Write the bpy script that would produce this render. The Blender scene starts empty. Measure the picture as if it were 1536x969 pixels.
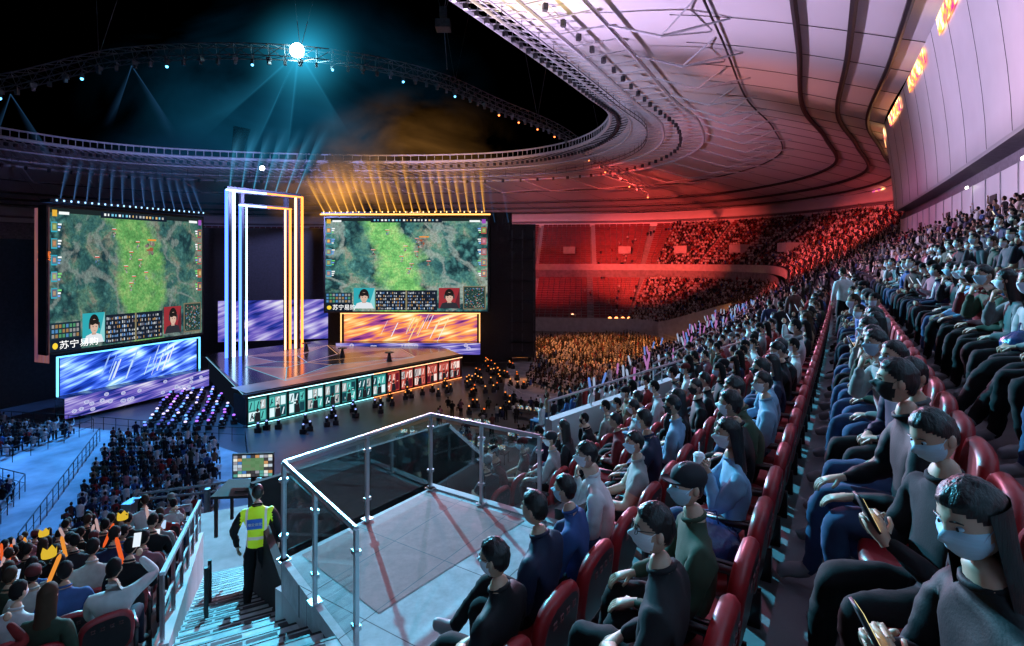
import bpy, math, random
import numpy as np
from mathutils import Vector, Matrix, noise as mnoise
random.seed(7); rng=np.random.default_rng(7)
sc=bpy.context.scene
try:
    sc.view_settings.view_transform='Standard'; sc.view_settings.look='None'; sc.view_settings.exposure=0
except Exception as e: print(e)
V3=Vector
Z=V3((0,0,1))
# ------------------------------------------------------------------ bowl curve
def heading(s):
    if s<0: return 57.4
    if s<100: return 57.4+.05*s
    if s<165: return 62.4+(s-100)*110/65
    if s<250: return 172.4
    if s<320: return 172.4+(s-250)*75/70
    return 247.4
_s=np.arange(-60,400.01,.5); _h=np.radians([heading(a) for a in _s])
_x=np.concatenate([[0],np.cumsum(np.cos((_h[:-1]+_h[1:])/2)*.5)]); _y=np.concatenate([[0],np.cumsum(np.sin((_h[:-1]+_h[1:])/2)*.5)])
_i0=int(np.argmin(abs(_s))); _x-=_x[_i0]; _y-=_y[_i0]
def PW(s,v,z=0.):
    h=np.interp(s,_s,_h); return V3((float(np.interp(s,_s,_x)+v*math.sin(h)),float(np.interp(s,_s,_y)-v*math.cos(h)),float(z)))
def HD(s): return float(np.interp(s,_s,_h))
def sm(x):
    x=min(max(x,0),1); return x*x*(3-2*x)
def K(s): return sm((s-70)/50)
# ------------------------------------------------------------------ materials
def nodes(name):
    m=bpy.data.materials.new(name); m.use_nodes=True; nt=m.node_tree; nt.nodes.clear()
    o=nt.nodes.new('ShaderNodeOutputMaterial'); return m,nt,o
def pmat(name,col,rough=.6,metal=0.,var=.25,scale=4.,bump=.0,bscale=40.,spec=.5,stretch=(1,1,1),dist=.006):
    m,nt,o=nodes(name); b=nt.nodes.new('ShaderNodeBsdfPrincipled'); nt.links.new(b.outputs[0],o.inputs[0])
    tc=nt.nodes.new('ShaderNodeTexCoord'); n=nt.nodes.new('ShaderNodeTexNoise'); n.inputs['Scale'].default_value=scale; n.inputs['Detail'].default_value=6
    mp=nt.nodes.new('ShaderNodeMapping'); mp.inputs['Scale'].default_value=stretch; nt.links.new(tc.outputs['Object'],mp.inputs[0])
    nt.links.new(mp.outputs[0],n.inputs['Vector'])
    r=nt.nodes.new('ShaderNodeValToRGB'); r.color_ramp.elements[0].position=.3; r.color_ramp.elements[1].position=.7
    r.color_ramp.elements[0].color=tuple(c*(1-var) for c in col)+(1,); r.color_ramp.elements[1].color=tuple(min(1,c*(1+var)) for c in col)+(1,)
    nt.links.new(n.outputs['Fac'],r.inputs[0]); nt.links.new(r.outputs[0],b.inputs['Base Color'])
    b.inputs['Roughness'].default_value=rough; b.inputs['Metallic'].default_value=metal
    b.inputs['Specular IOR Level'].default_value=spec
    if bump:
        n2=nt.nodes.new('ShaderNodeTexNoise'); n2.inputs['Scale'].default_value=bscale; n2.inputs['Detail'].default_value=4
        nt.links.new(mp.outputs[0],n2.inputs['Vector'])
        bp=nt.nodes.new('ShaderNodeBump'); bp.inputs['Strength'].default_value=bump; bp.inputs['Distance'].default_value=dist
        nt.links.new(n2.outputs['Fac'],bp.inputs['Height']); nt.links.new(bp.outputs[0],b.inputs['Normal'])
    return m
def emat(name,col,st):
    m,nt,o=nodes(name); e=nt.nodes.new('ShaderNodeEmission'); e.inputs[0].default_value=tuple(col)+(1,); e.inputs[1].default_value=st
    nt.links.new(e.outputs[0],o.inputs[0]); return m
def vcmat(name,rough=.7,spec=.3,bump=0.):
    m,nt,o=nodes(name); b=nt.nodes.new('ShaderNodeBsdfPrincipled'); nt.links.new(b.outputs[0],o.inputs[0])
    a=nt.nodes.new('ShaderNodeAttribute'); a.attribute_name='Col'
    tc=nt.nodes.new('ShaderNodeTexCoord'); n=nt.nodes.new('ShaderNodeTexNoise'); n.inputs['Scale'].default_value=9
    nt.links.new(tc.outputs['Object'],n.inputs['Vector'])
    mr=nt.nodes.new('ShaderNodeMapRange'); mr.inputs['To Min'].default_value=.6; mr.inputs['To Max'].default_value=1.35
    nt.links.new(n.outputs['Fac'],mr.inputs[0])
    mx=nt.nodes.new('ShaderNodeVectorMath'); mx.operation='SCALE'
    nt.links.new(a.outputs['Color'],mx.inputs[0]); nt.links.new(mr.outputs[0],mx.inputs['Scale'])
    nt.links.new(mx.outputs[0],b.inputs['Base Color']); b.inputs['Roughness'].default_value=rough; b.inputs['Specular IOR Level'].default_value=spec
    return m
def evcmat(name,st):
    m,nt,o=nodes(name); e=nt.nodes.new('ShaderNodeEmission'); a=nt.nodes.new('ShaderNodeAttribute'); a.attribute_name='Col'
    nt.links.new(a.outputs['Color'],e.inputs[0]); e.inputs[1].default_value=st; nt.links.new(e.outputs[0],o.inputs[0]); return m
M_vc=vcmat('cloth_paint',.8,.2); M_seat=vcmat('seat_plastic',.38,.5); M_evc=evcmat('led_pixels',1.0); M_evc3=evcmat('lamp_face',6.0); M_evc2=evcmat('small_lamp_face',1.8)
M_conc=pmat('concrete',(.22,.22,.23),.85,var=.3,scale=1.5,bump=.3)
M_concw=pmat('pale_concrete',(.42,.42,.43),.8,var=.15,scale=1.2,bump=.15)
M_dark=pmat('black_drape',(.012,.012,.014),.9,var=.4)
M_truss=pmat('truss_metal',(.06,.06,.07),.45,.7)
M_white=pmat('white_steel',(.5,.5,.53),.5,.0,var=.12)
M_steel=pmat('brushed_rail',(.55,.57,.6),.3,.85,var=.1)
M_black=pmat('black_metal',(.02,.02,.023),.5,.2)
# ------------------------------------------------------------------ mesh helpers
def link(o,parent=None):
    sc.collection.objects.link(o)
    if parent: o.parent=parent
    return o
def empty(name):
    e=bpy.data.objects.new(name,None); e.empty_display_size=.3; return link(e)
class MB:
    def __init__(s): s.v=[];s.f=[];s.m=[];s.c=[]
    def add(s,vs,fs,m=0,col=(1,1,1)):
        b=len(s.v); s.v+=[tuple(p) for p in vs]
        for f in fs: s.f.append(tuple(b+i for i in f)); s.m.append(m); s.c.append(col)
    def quad(s,a,b,c,d,m=0,col=(1,1,1)): s.add([a,b,c,d],[(0,1,2,3)],m,col)
    def box(s,c,d,rot=0.,m=0,col=(1,1,1),ax=None):
        c=V3(c)
        if ax is None: ax=(V3((math.cos(rot),math.sin(rot),0)),V3((-math.sin(rot),math.cos(rot),0)),Z)
        vs=[c+ax[0]*(i*d[0]/2)+ax[1]*(j*d[1]/2)+ax[2]*(k*d[2]/2) for k in(-1,1) for j in(-1,1) for i in(-1,1)]
        s.add(vs,[(0,2,3,1),(4,5,7,6),(0,1,5,4),(2,6,7,3),(0,4,6,2),(1,3,7,5)],m,col)
    def tube(s,pts,r,n=6,m=0,col=(1,1,1),closed=False):
        pts=[V3(p) for p in pts]; N=len(pts); vs=[];fs=[]
        rs=r if isinstance(r,(list,tuple)) else [r]*N
        for i,p in enumerate(pts):
            if closed: t=pts[(i+1)%N]-pts[i-1]
            else: t=pts[min(i+1,N-1)]-pts[max(i-1,0)]
            if t.length<1e-9: t=V3((0,0,1))
            t.normalize(); a=t.cross(Z)
            if a.length<.05: a=t.cross(V3((1,0,0)))
            a.normalize(); b=t.cross(a)
            for k in range(n):
                w=2*math.pi*k/n+math.pi/n; vs.append(p+(a*math.cos(w)+b*math.sin(w))*rs[i])
        for i in range(N if closed else N-1):
            j=(i+1)%N
            for k in range(n): fs.append((i*n+k,i*n+(k+1)%n,j*n+(k+1)%n,j*n+k))
        if not closed: fs+= [tuple(range(n)),tuple(range((N-1)*n,N*n))]
        s.add(vs,fs,m,col)
    def ell(s,c,r,nu=10,nv=6,m=0,col=(1,1,1),R=None):
        vs=[];fs=[]
        for j in range(nv+1):
            t=math.pi*j/nv
            for i in range(nu):
                p=2*math.pi*i/nu; q=V3((r[0]*math.sin(t)*math.sin(p),r[1]*math.sin(t)*math.cos(p),r[2]*math.cos(t)))
                if R: q=R@q
                vs.append(V3(c)+q)
        for j in range(nv):
            for i in range(nu): fs.append((j*nu+i,(j+1)*nu+i,(j+1)*nu+(i+1)%nu,j*nu+(i+1)%nu))
        s.add(vs,fs,m,col)
    def obj(s,name,mats,parent=None,smooth=False):
        me=bpy.data.meshes.new(name); me.from_pydata(s.v,[],s.f)
        for m in (mats if isinstance(mats,(list,tuple)) else [mats]): me.materials.append(m)
        me.polygons.foreach_set('material_index',s.m)
        ca=me.color_attributes.new('Col','FLOAT_COLOR','CORNER')
        lt=np.array([len(f) for f in s.f]); cc=np.ones((len(s.f),4),np.float32); cc[:,:3]=np.array(s.c); ca.data.foreach_set('color',np.repeat(cc,lt,axis=0).ravel())
        if smooth: me.polygons.foreach_set('use_smooth',[True]*len(s.f))
        me.update(); return link(bpy.data.objects.new(name,me),parent)
def quad_obj(name,a,b,c,d,mat,parent=None):
    me=bpy.data.meshes.new(name); me.from_pydata([a,b,c,d],[],[(0,1,2,3)]); uv=me.uv_layers.new(name='UVMap')
    for i,q in enumerate([(0,0),(1,0),(1,1),(0,1)]): uv.data[i].uv=q
    me.materials.append(mat); return link(bpy.data.objects.new(name,me),parent)
def text_obj(name,txt,O,ex,up,size,mat,parent=None,align='LEFT'):
    cu=bpy.data.curves.new(name,'FONT'); cu.body=txt; cu.size=size; cu.align_x=align; cu.extrude=.002
    o=bpy.data.objects.new(name,cu); n=ex.cross(up); M=Matrix((ex,up,n)).transposed().to_4x4(); M.translation=O
    o.matrix_world=M; cu.materials.append(mat); link(o)
    if parent: o.parent=parent
    return o
def tpl(V,F,R):
    lt=np.array([len(f) for f in F],np.int32); lo=np.fromiter((i for f in F for i in f),np.int32)
    return dict(V=np.array(V,np.float32),lt=lt,lo=lo,R=np.array(R,np.int32),F=F)
def np_mesh(name,batches,mat,parent=None,smooth=True):
    Vs=[];LO=[];LT=[];CO=[];off=0
    for t,rot,pos,scl,pal in batches:
        n=len(rot)
        if n==0: continue
        c=np.cos(rot)[:,None]; s=np.sin(rot)[:,None]; v=t['V'][None]*np.asarray(scl)[:,None,None]
        x=v[...,0]*c-v[...,1]*s+pos[:,0:1]; y=v[...,0]*s+v[...,1]*c+pos[:,1:2]; z=v[...,2]+pos[:,2:3]
        nv=t['V'].shape[0]; Vs.append(np.stack([x,y,z],-1).reshape(-1,3))
        LO.append((t['lo'][None]+(off+np.arange(n)*nv)[:,None]).ravel()); off+=n*nv
        LT.append(np.tile(t['lt'],n)); CO.append(pal[:,t['R'],:].reshape(-1,3))
    if not Vs: return None
    V=np.concatenate(Vs).astype(np.float32); LO=np.concatenate(LO).astype(np.int32); LT=np.concatenate(LT).astype(np.int32); CO=np.concatenate(CO)
    me=bpy.data.meshes.new(name); me.vertices.add(len(V)); me.vertices.foreach_set('co',V.ravel())
    me.loops.add(len(LO)); me.loops.foreach_set('vertex_index',LO); me.polygons.add(len(LT))
    ls=np.concatenate([[0],np.cumsum(LT)[:-1]]).astype(np.int32); me.polygons.foreach_set('loop_start',ls)
    try: me.polygons.foreach_set('loop_total',LT)
    except Exception: pass
    me.polygons.foreach_set('use_smooth',np.full(len(LT),smooth)); me.materials.append(mat)
    me.update(calc_edges=True)
    ca=me.color_attributes.new('Col','FLOAT_COLOR','CORNER'); cc=np.ones((len(LT),4),np.float32); cc[:,:3]=CO
    ca.data.foreach_set('color',np.repeat(cc,LT,axis=0).ravel()); return link(bpy.data.objects.new(name,me),parent)
def sweep(name,prof,s0,s1,step,mat,parent=None,smooth=False):
    ss=np.arange(s0,s1+1e-6,step); vs=[];fs=[];n=None
    for s in ss:
        p=prof(s); n=len(p); vs+=[PW(s,a,b) for a,b in p]
    for i in range(len(ss)-1):
        for k in range(n-1): fs.append((i*n+k,(i+1)*n+k,(i+1)*n+k+1,i*n+k+1))
    me=bpy.data.meshes.new(name); me.from_pydata(vs,[],fs); me.materials.append(mat)
    if smooth: me.polygons.foreach_set('use_smooth',[True]*len(fs))
    return link(bpy.data.objects.new(name,me),parent)
# ------------------------------------------------------------------ camera / world
cam=bpy.data.cameras.new('Camera'); co=bpy.data.objects.new('Camera',cam); link(co)
co.location=(0,0,0); co.rotation_euler=(math.radians(90),0,0); cam.sensor_width=36; cam.lens=36*800/1536; cam.shift_y=-94.5/1536
cam.clip_start=.05; cam.clip_end=3000; sc.camera=co
w=bpy.data.worlds.new('World'); sc.world=w; w.use_nodes=True; nt=w.node_tree; bg=nt.nodes['Background']
sk=nt.nodes.new('ShaderNodeTexSky'); sk.sky_type='NISHITA'; sk.sun_disc=False; sk.sun_elevation=math.radians(-6); sk.sun_rotation=math.radians(200)
nt.links.new(sk.outputs[0],bg.inputs[0]); bg.inputs[1].default_value=.01
# ------------------------------------------------------------------ people
SH,TR,SK,HA,MA,SO,PH,EY=range(8)
def ik(a,b,l1,l2,pole):
    d=b-a; L=min(d.length,(l1+l2)*.995); dn=d.normalized(); x=(l1*l1-l2*l2+L*L)/(2*L); h=math.sqrt(max(l1*l1-x*x,0))
    p=pole-dn*pole.dot(dn); p.normalize(); return a+dn*x+p*h, a+dn*L
def skin_mesh(J,E,level):
    me=bpy.data.meshes.new('t'); me.from_pydata([j[0] for j in J],E,[]); ob=bpy.data.objects.new('t',me); sc.collection.objects.link(ob)
    m=ob.modifiers.new('s','SKIN'); m.branch_smoothing=.6
    sv=me.skin_vertices[0].data
    for i,j in enumerate(J): sv[i].radius=(j[1],j[1]); sv[i].use_root=(i==0)
    if level:
        q=ob.modifiers.new('u','SUBSURF'); q.levels=level; q.render_levels=level
    dg=bpy.context.evaluated_depsgraph_get(); m2=bpy.data.meshes.new_from_object(ob.evaluated_get(dg))
    V=[tuple(v.co) for v in m2.vertices]; F=[tuple(p.vertices) for p in m2.polygons]
    bpy.data.objects.remove(ob); bpy.data.meshes.remove(me); bpy.data.meshes.remove(m2); return V,F
HS_=.92
def head(nu,nv,mask,hair,seed):
    off=V3((seed*3.1,seed*1.7,0)); vs=[];H=[]; bang=.10*math.sin(seed*2.3)
    for j in range(nv+1):
        t=math.pi*j/nv
        for i in range(nu):
            p=2*math.pi*i/nu; dx=math.sin(t)*math.sin(p); dy=math.sin(t)*math.cos(p); dz=math.cos(t)
            x=.074*dx;y=.094*dy;z=.118*dz; k=max(-dz,0)
            x*=1-.30*k*k
            if dy<0: y*=1-.30*k
            else:
                y+=.014*k; y+=.026*math.exp(-((dx/.13)**2+((dz+.16)/.17)**2))
                y-=.010*math.exp(-(((abs(dx)-.36)/.17)**2+((dz-.06)/.12)**2)); y+=.006*math.exp(-((dx/.3)**2+((dz+.5)/.08)**2))
                y+=.005*math.exp(-((dx/.5)**2+((dz-.24)/.1)**2))
            nz=mnoise.noise(V3((dx*2,dy*2,dz))*2+off); nz2=mnoise.noise(V3((dx*12,dy*12,dz*4))+off)
            hh=dz-dy*(.66+bang)+.07*nz+(.12 if dy<-.3 else 0)
            if hair and hh>.0:
                e=min(hh/.15,1); g=(.008+.006*nz+.005*nz2+(.004 if dz>.3 else 0))*e; x+=dx*g;y+=dy*g;z+=dz*g
            if mask and dy>.12 and -.92<dz<-.02 and abs(dx)<.95: 
                x*=1.05;y+=.010*dy
            vs.append(V3((x,y,z))*HS_); H.append((dx,dy,dz,hh))
    fs=[];R=[]
    for j in range(nv):
        for i in range(nu):
            f=(j*nu+i,(j+1)*nu+i,(j+1)*nu+(i+1)%nu,j*nu+(i+1)%nu); fs.append(f)
            a=[sum(H[q][c] for q in f)/4 for c in range(4)]
            r=SK
            if mask and a[1]>.14 and -.92<a[2]<-.03+.04*(abs(a[0])<.4) and abs(a[0])<.94: r=MA
            elif hair and a[3]>.02: r=HA
            R.append(r)
    return vs,fs,R
def hand_geo(mb,wr,F,N,T,curl,reg=SK,n=6):
    F=F.normalized(); N=(N-F*N.dot(F)).normalized(); L=F.cross(N); T=L if L.dot(T)>0 else -L
    vs=[];fs=[]
    for d,a,b in [(-.02,.024,.02),(.0,.026,.020),(.03,.034,.018),(.06,.039,.015),(.090,.036,.012)]:
        for k in range(8):
            q=2*math.pi*k/8; vs.append(wr+F*d+T*(a*math.cos(q))+N*(b*math.sin(q)))
    for r in range(4):
        for k in range(8): fs.append((r*8+k,r*8+(k+1)%8,(r+1)*8+(k+1)%8,(r+1)*8+k))
    fs.append(tuple(range(32,40))); mb.add(vs,fs,reg)
    for o,l in ((.028,.068),(.0095,.078),(-.0095,.072),(-.027,.056)):
        p=wr+F*.084+T*o; pts=[p]; a=0
        for fr in (.45,.30,.25):
            a+=curl*(1+.12*o/.01*.2); p=p+(F*math.cos(a)+N*math.sin(a)+T*o*1.2)*l*fr; pts.append(p)
        mb.tube(pts,[.0092,.0086,.0078,.0058],n,reg)
    p=wr+F*.022+T*.028; d1=(F*.6+T*.75+N*.25).normalized(); p2=p+d1*.036; p3=p2+(F*.9+T*.25+N*.35*(1+curl)).normalized()*.030
    mb.tube([p,p2,p3],[.012,.010,.007],n,reg)
def person(kind='sit',arms='lap',lean=0.,yaw=0.,pitch=0.,mask=True,hair='short',hi=2,legx=.12,legs='n',seed=0,short=False,phone=False,slim=1.,glasses=False):
    J=[];E=[];B=[]
    def j(p,r): J.append((V3(p),r*1.14)); return len(J)-1
    def e(a,b,reg): E.append((a,b)); B.append((a,b,reg))
    sit=kind=='sit'
    if sit:
        pel=j((0,.2,.54),.132*slim); bel=j((0,.17+lean*.35,.71),.130*slim); ch=j((0,.135+lean*.75,.87),.140*slim); nb=j((0,.145+lean,1.025),.060); ntp=j((0,.160+lean*1.08,1.14),.050)
        shz=.965; shy=.135+lean*.9; hc=V3((0,.178+lean*1.12,1.225))
    else:
        pel=j((0,0,.96),.125); bel=j((0,0,1.12),.125); ch=j((0,-.01,1.30),.145); nb=j((0,0,1.455),.062); ntp=j((0,.012,1.56),.050)
        shz=1.40; shy=-.01; hc=V3((0,.022,1.65))
    e(pel,bel,SH); e(bel,ch,SH); e(ch,nb,SH); e(nb,ntp,SK)
    hands=[]
    for sg in (-1,1):
        sh=V3((sg*.200*slim,shy,shz)); a=arms
        dz=0 if sit else .35; dyy=0 if sit else -.12
        if a=='chin' and sg<0: a='lap'
        if a=='raise' and sg<0: a='knee' if sit else 'down'
        if a=='knee': t=V3((sg*.13,.50+lean*.3,.655)); F=V3((-sg*.15,1,-.25)); N=V3((0,-.2,-1)); T=V3((-sg,0,0)); cu=.35
        elif a=='phone': t=V3((sg*.055,.40+lean,.80+dz)); F=V3((-sg*.35,.35,.75)); N=V3((-sg*1,-.2,0)); T=V3((0,-1,.3)); cu=.75
        elif a=='chin': t=V3((.05,.29+lean,1.02+dz)); F=V3((-.3,-.1,1)); N=V3((0,-1,0)); T=V3((-1,0,0)); cu=.8
        elif a=='raise': t=V3((.20,.36+lean,1.22+dz)); F=V3((-.2,.1,1)); N=V3((-.5,-.8,0)); T=V3((-1,0,0)); cu=.8
        elif a=='down': t=V3((sg*.27,.06,.90)); F=V3((-sg*.05,.1,-1)); N=V3((-sg,0,0)); T=V3((0,1,0)); cu=.3
        elif a=='cup': t=V3((sg*.05,.33+lean,.96+dz)); F=V3((-sg*.6,.4,.45)); N=V3((-sg,-.3,0)); T=V3((0,-.5,1)); cu=.6
        else: t=V3((sg*.06,.37+lean*.6,.655+dz)); F=V3((-sg*.8,.5,-.15)); N=V3((0,-.3,-1)); T=V3((0,.7,.5)); cu=.5
        if not sit and a!='down': t.y+=dyy
        el,wr=ik(sh,t,.29,.255,V3((sg*.5,-.25,-1)))
        si=j(sh,.072*slim); mi=j((sh+el)/2,.062*slim); ei=j(el,.050); fi=j(el*.45+wr*.55,.041); wi=j(wr,.028)
        e(ch,si,SH); e(si,mi,SH); e(mi,ei,SK if short else SH); e(ei,fi,SK if short else SH); e(fi,wi,SK if short else SH); hands.append((wr,F,N,T,cu))
        if sit:
            kx=legx; hip=j((sg*.09,.27,.525),.092)
            if legs=='cross' and sg>0: kn=V3((.02,.60,.64)); an=V3((-.16,.78,.36)); to=V3((-.22,.92,.38))
            elif legs=='fwd': kn=V3((sg*kx,.60,.53)); an=V3((sg*kx,.84,.14)); to=V3((sg*(kx+.02),1.02,.12))
            else: kn=V3((sg*kx,.62,.545)); an=V3((sg*(kx+.005),.62+.05*sg,.11)); to=V3((sg*(kx+.03),.79+.05*sg,.045))
        else:
            hip=j((sg*.085,0,.90),.088); st=.07*sg if legs!='n' else 0
            kn=V3((sg*.10,.03+st,.50)); an=V3((sg*.11,-.03+st*1.6,.10)); to=V3((sg*.13,.14+st*1.6,.045))
        th=j((J[hip][0]+kn)/2,.084); k=j(kn,.064); ca=j(kn*.62+an*.38,.056); an_=j(an,.042); to_=j(to,.036)
        e(pel,hip,TR); e(hip,th,TR); e(th,k,TR); e(k,ca,TR); e(ca,an_,TR); e(an_,to_,SO)
    Vb,Fb=skin_mesh(J,E,hi)
    Va=np.array(Vb); C=np.array([Va[list(f)].mean(0) for f in Fb]); best=np.full(len(C),1e9); reg=np.zeros(len(C),int)
    for a,b,r in B:
        p=np.array(J[a][0]);q=np.array(J[b][0]); d=q-p; t=np.clip(((C-p)@d)/(d@d),0,1); D=np.linalg.norm(C-(p+t[:,None]*d),axis=1)/(J[a][1]*(1-t)+J[b][1]*t)
        k=D<best; best[k]=D[k]; reg[k]=r
    nbp=J[nb][0]
    reg[(reg==SK)&(C[:,2]<nbp.z+.035)&(abs(C[:,0])<.16)&(C[:,2]>nbp.z-.2)&(abs(C[:,1]-nbp.y)<.14)]=SH
    if hi>=2:
        for i,v in enumerate(Vb):
            q=V3(v); n=mnoise.noise_vector(q*8+V3((seed*5.,0,0)))*.013+mnoise.noise_vector(V3((q.x*16,q.y*16,q.z*28))+V3((seed*5.,0,0)))*.010; Vb[i]=tuple(q+n)
    mb=MB(); mb.v=list(Vb); mb.f=list(Fb); mb.m=list(reg)
    ring=[]; nr=16 if hi>=2 else 8
    for i in range(nr):
        a=2*math.pi*i/nr; ring.append(nbp+V3((.058*math.cos(a),.054*math.sin(a)+.006,.042-.018*math.sin(a))))
    mb.tube(ring,.014,6,SH,closed=True)
    if hi>=2:
        for h in hands: hand_geo(mb,*h)
    else:
        for h in hands: mb.ell(h[0]+h[1].normalized()*.06,(.035,.035,.045),6,4,SK)
    nu,nv=(44,34) if hi>=2 else (14,10)
    hv,hf,hr=head(nu,nv,mask,hair!='bald',seed); R=Matrix.Rotation(yaw,3,'Z')@Matrix.Rotation(pitch,3,'X')
    b=len(mb.v); mb.v+=[tuple(hc+R@q) for q in hv]; mb.f+=[tuple(b+i for i in f) for f in hf]; mb.m+=hr
    for sg in(-1,1):
        mb.ell(hc+R@V3((sg*.070,-.008,-.008)),(.010,.018,.028),8,6,SK)
        if hi>=2:
            mb.ell(hc+R@V3((sg*.0265,.0715,.008)),(.013,.0095,.007),8,6,MA); mb.ell(hc+R@V3((sg*.0265,.0795,.008)),(.006,.004,.006),6,4,EY)
            mb.tube([hc+R@V3((sg*.014,.085,.026)),hc+R@V3((sg*.030,.083,.031)),hc+R@V3((sg*.043,.073,.026))],[.0025,.0032,.002],5,HA)
            if mask: mb.tube([hc+R@V3((sg*.062,.045,-.02)),hc+R@V3((sg*.073,.012,.012))],.0014,4,MA)
            if glasses:
                mb.tube([hc+R@V3((sg*.030+.021*math.cos(q),.094-.01*abs(math.cos(q)),.008+.017*math.sin(q))) for q in np.linspace(0,2*math.pi,13)[:-1]],.0018,4,EY,closed=True)
                mb.tube([hc+R@V3((sg*.050,.084,.012)),hc+R@V3((sg*.074,-.005,.014))],.0018,4,EY)
    if hair=='long':
        n=12 if hi<2 else 36; L=9; vs=[];fs=[]
        for q in range(L):
            t=q/(L-1)
            for i in range(n+1):
                a=math.pi*(-.60+1.20*i/n)+math.pi; wv=1+(.015+.05*t)*mnoise.noise(V3((i*.5,q*.3,seed*2.3)))
                rx=(.079+.010*t)*wv; ry=(.092-.020*t)*wv
                p=R@V3((math.sin(a)*rx,math.cos(a)*ry-.004-.02*t,.05-.05*t)); p.z-=.26*t+.015*t*mnoise.noise(V3((i*1.1,3,seed))); p.y-=.03*t; vs.append(hc+p)
        for q in range(L-1):
            for i in range(n): fs.append((q*(n+1)+i,q*(n+1)+i+1,(q+1)*(n+1)+i+1,(q+1)*(n+1)+i))
        mb.add(vs,fs,HA)
    if hair=='cap':
        mb.ell(hc+R@V3((0,-.01,.044)),(.081,.101,.076),20,10,EY,R=R)
        bp=[R@V3((.07*math.sin(a),.075+.070*math.cos(a),.044-.012*abs(math.sin(a)))) for a in np.linspace(-1.5,1.5,9)]
        mb.add([hc+p for p in bp]+[hc+p+V3((0,0,.008)) for p in bp],[tuple(range(9)),tuple(range(17,8,-1))]+[(i,i+1,i+10,i+9) for i in range(8)],EY)
    ph=None
    if phone and arms in('phone','raise'):
        wr,F,N,T,cu=hands[1]; c=wr+F.normalized()*.10+(V3((-.055,.02,.02)) if arms=='phone' else V3((-.02,-.02,.04)))
        up=V3((0,.45,.9)).normalized(); nx=V3((1,0,0)); ny=nx.cross(up)
        mb.box(c,(.075,.009,.155),m=PH,ax=(nx,ny,up))
        s_=1 if ny.y<0 else -1; ph=[c+ny*(s_*.0065)+nx*a*.034+up*b*.072 for a,b in((-1,-1),(1,-1),(1,1),(-1,1))]
    if arms=='cup':
        wr=(hands[0][0]+hands[1][0])/2+V3((0,.05,.04)); mb.tube([wr-Z*.06,wr+Z*.06],[.03,.04],12,MA); mb.tube([wr+Z*.06,wr+Z*.075],[.042,.03],12,MA); mb.tube([wr+Z*.07,wr+Z*.15],.004,5,MA)
    t=tpl(mb.v,mb.f,mb.m); t['phone']=ph; return t
def far_person(stand=False,arm=False):
    mb=MB(); h=.42 if stand else 0
    def ring(z,a,b,y=0): return [(a*math.cos(q),y+b*math.sin(q),z) for q in np.linspace(0,2*math.pi,7)[:-1]]
    rr=[ring(.42+h,.17,.13,.18),ring(.7+h,.17,.12,.17),ring(.98+h,.21,.11,.15),ring(1.06+h,.08,.07,.15)]
    fs=[(r*6+k,r*6+(k+1)%6,(r+1)*6+(k+1)%6,(r+1)*6+k) for r in range(3) for k in range(6)]
    mb.add(sum(rr,[]),fs,SH)
    mb.ell((0,.165,1.2+h),(.078,.09,.115),7,5,HA)
    mb.ell((0,.205,1.17+h),(.064,.068,.085),6,4,SK)
    if stand: mb.tube([(-.09,.18,.85),(-.1,.18,.02)],[.09,.06],5,TR); mb.tube([(.09,.18,.85),(.1,.2,.02)],[.09,.06],5,TR)
    else:
        for sg in(-1,1): mb.tube([(sg*.1,.2,.52),(sg*.12,.6,.53),(sg*.12,.62,.08)],[.09,.07,.05],5,TR)
    if arm: mb.tube([(.19,.15,.98+h),(.25,.3,1.15+h),(.18,.35,1.42+h)],[.05,.045,.035],5,SH); mb.ell((.18,.36,1.46+h),(.04,.04,.05),5,4,SK)
    else:
        for sg in(-1,1): mb.tube([(sg*.2,.15,.97+h),(sg*.26,.2,.74+h),(sg*.1,.42,.68+h)],[.055,.045,.035],5,SH)
    return tpl(mb.v,mb.f,mb.m)
SHC=[(.008,.008,.010),(.014,.015,.022),(.015,.018,.05),(.22,.22,.22),(.50,.49,.48),(.05,.05,.055),(.03,.045,.03),(.20,.13,.08),(.22,.02,.02),(.04,.09,.24),(.009,.009,.009),(.010,.010,.012),(.018,.016,.02),(.08,.03,.025),(.34,.31,.28),(.012,.015,.05),(.010,.010,.012),(.25,.10,.12)]
TRC=[(.012,.013,.016),(.012,.016,.032),(.025,.045,.10),(.008,.008,.008),(.03,.03,.034)]
SKC=[(.52,.32,.22),(.58,.38,.27),(.44,.27,.18)]
def palette(n,light=0.):
    p=np.zeros((n,8,3))
    for i in range(n):
        p[i,SH]=np.array(random.choice(SHC))*random.uniform(.7,1.3) if random.random()>light else (.5,.5,.5)
        p[i,TR]=random.choice(TRC); p[i,SK]=random.choice(SKC); p[i,HA]=(.008,.007,.007) if random.random()<.85 else random.choice([(.05,.028,.016),(.03,.018,.012)])
        p[i,MA]=random.choice([(.85,.88,.90),(.50,.70,.82),(.80,.86,.90)]) if random.random()<.88 else (.03,.03,.03); p[i,SO]=random.choice([(.4,.4,.4),(.02,.02,.02)]); p[i,PH]=(.01,.01,.01); p[i,EY]=random.choice([(.01,.01,.012),(.12,.12,.12),(.10,.02,.02)])
    return p
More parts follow.
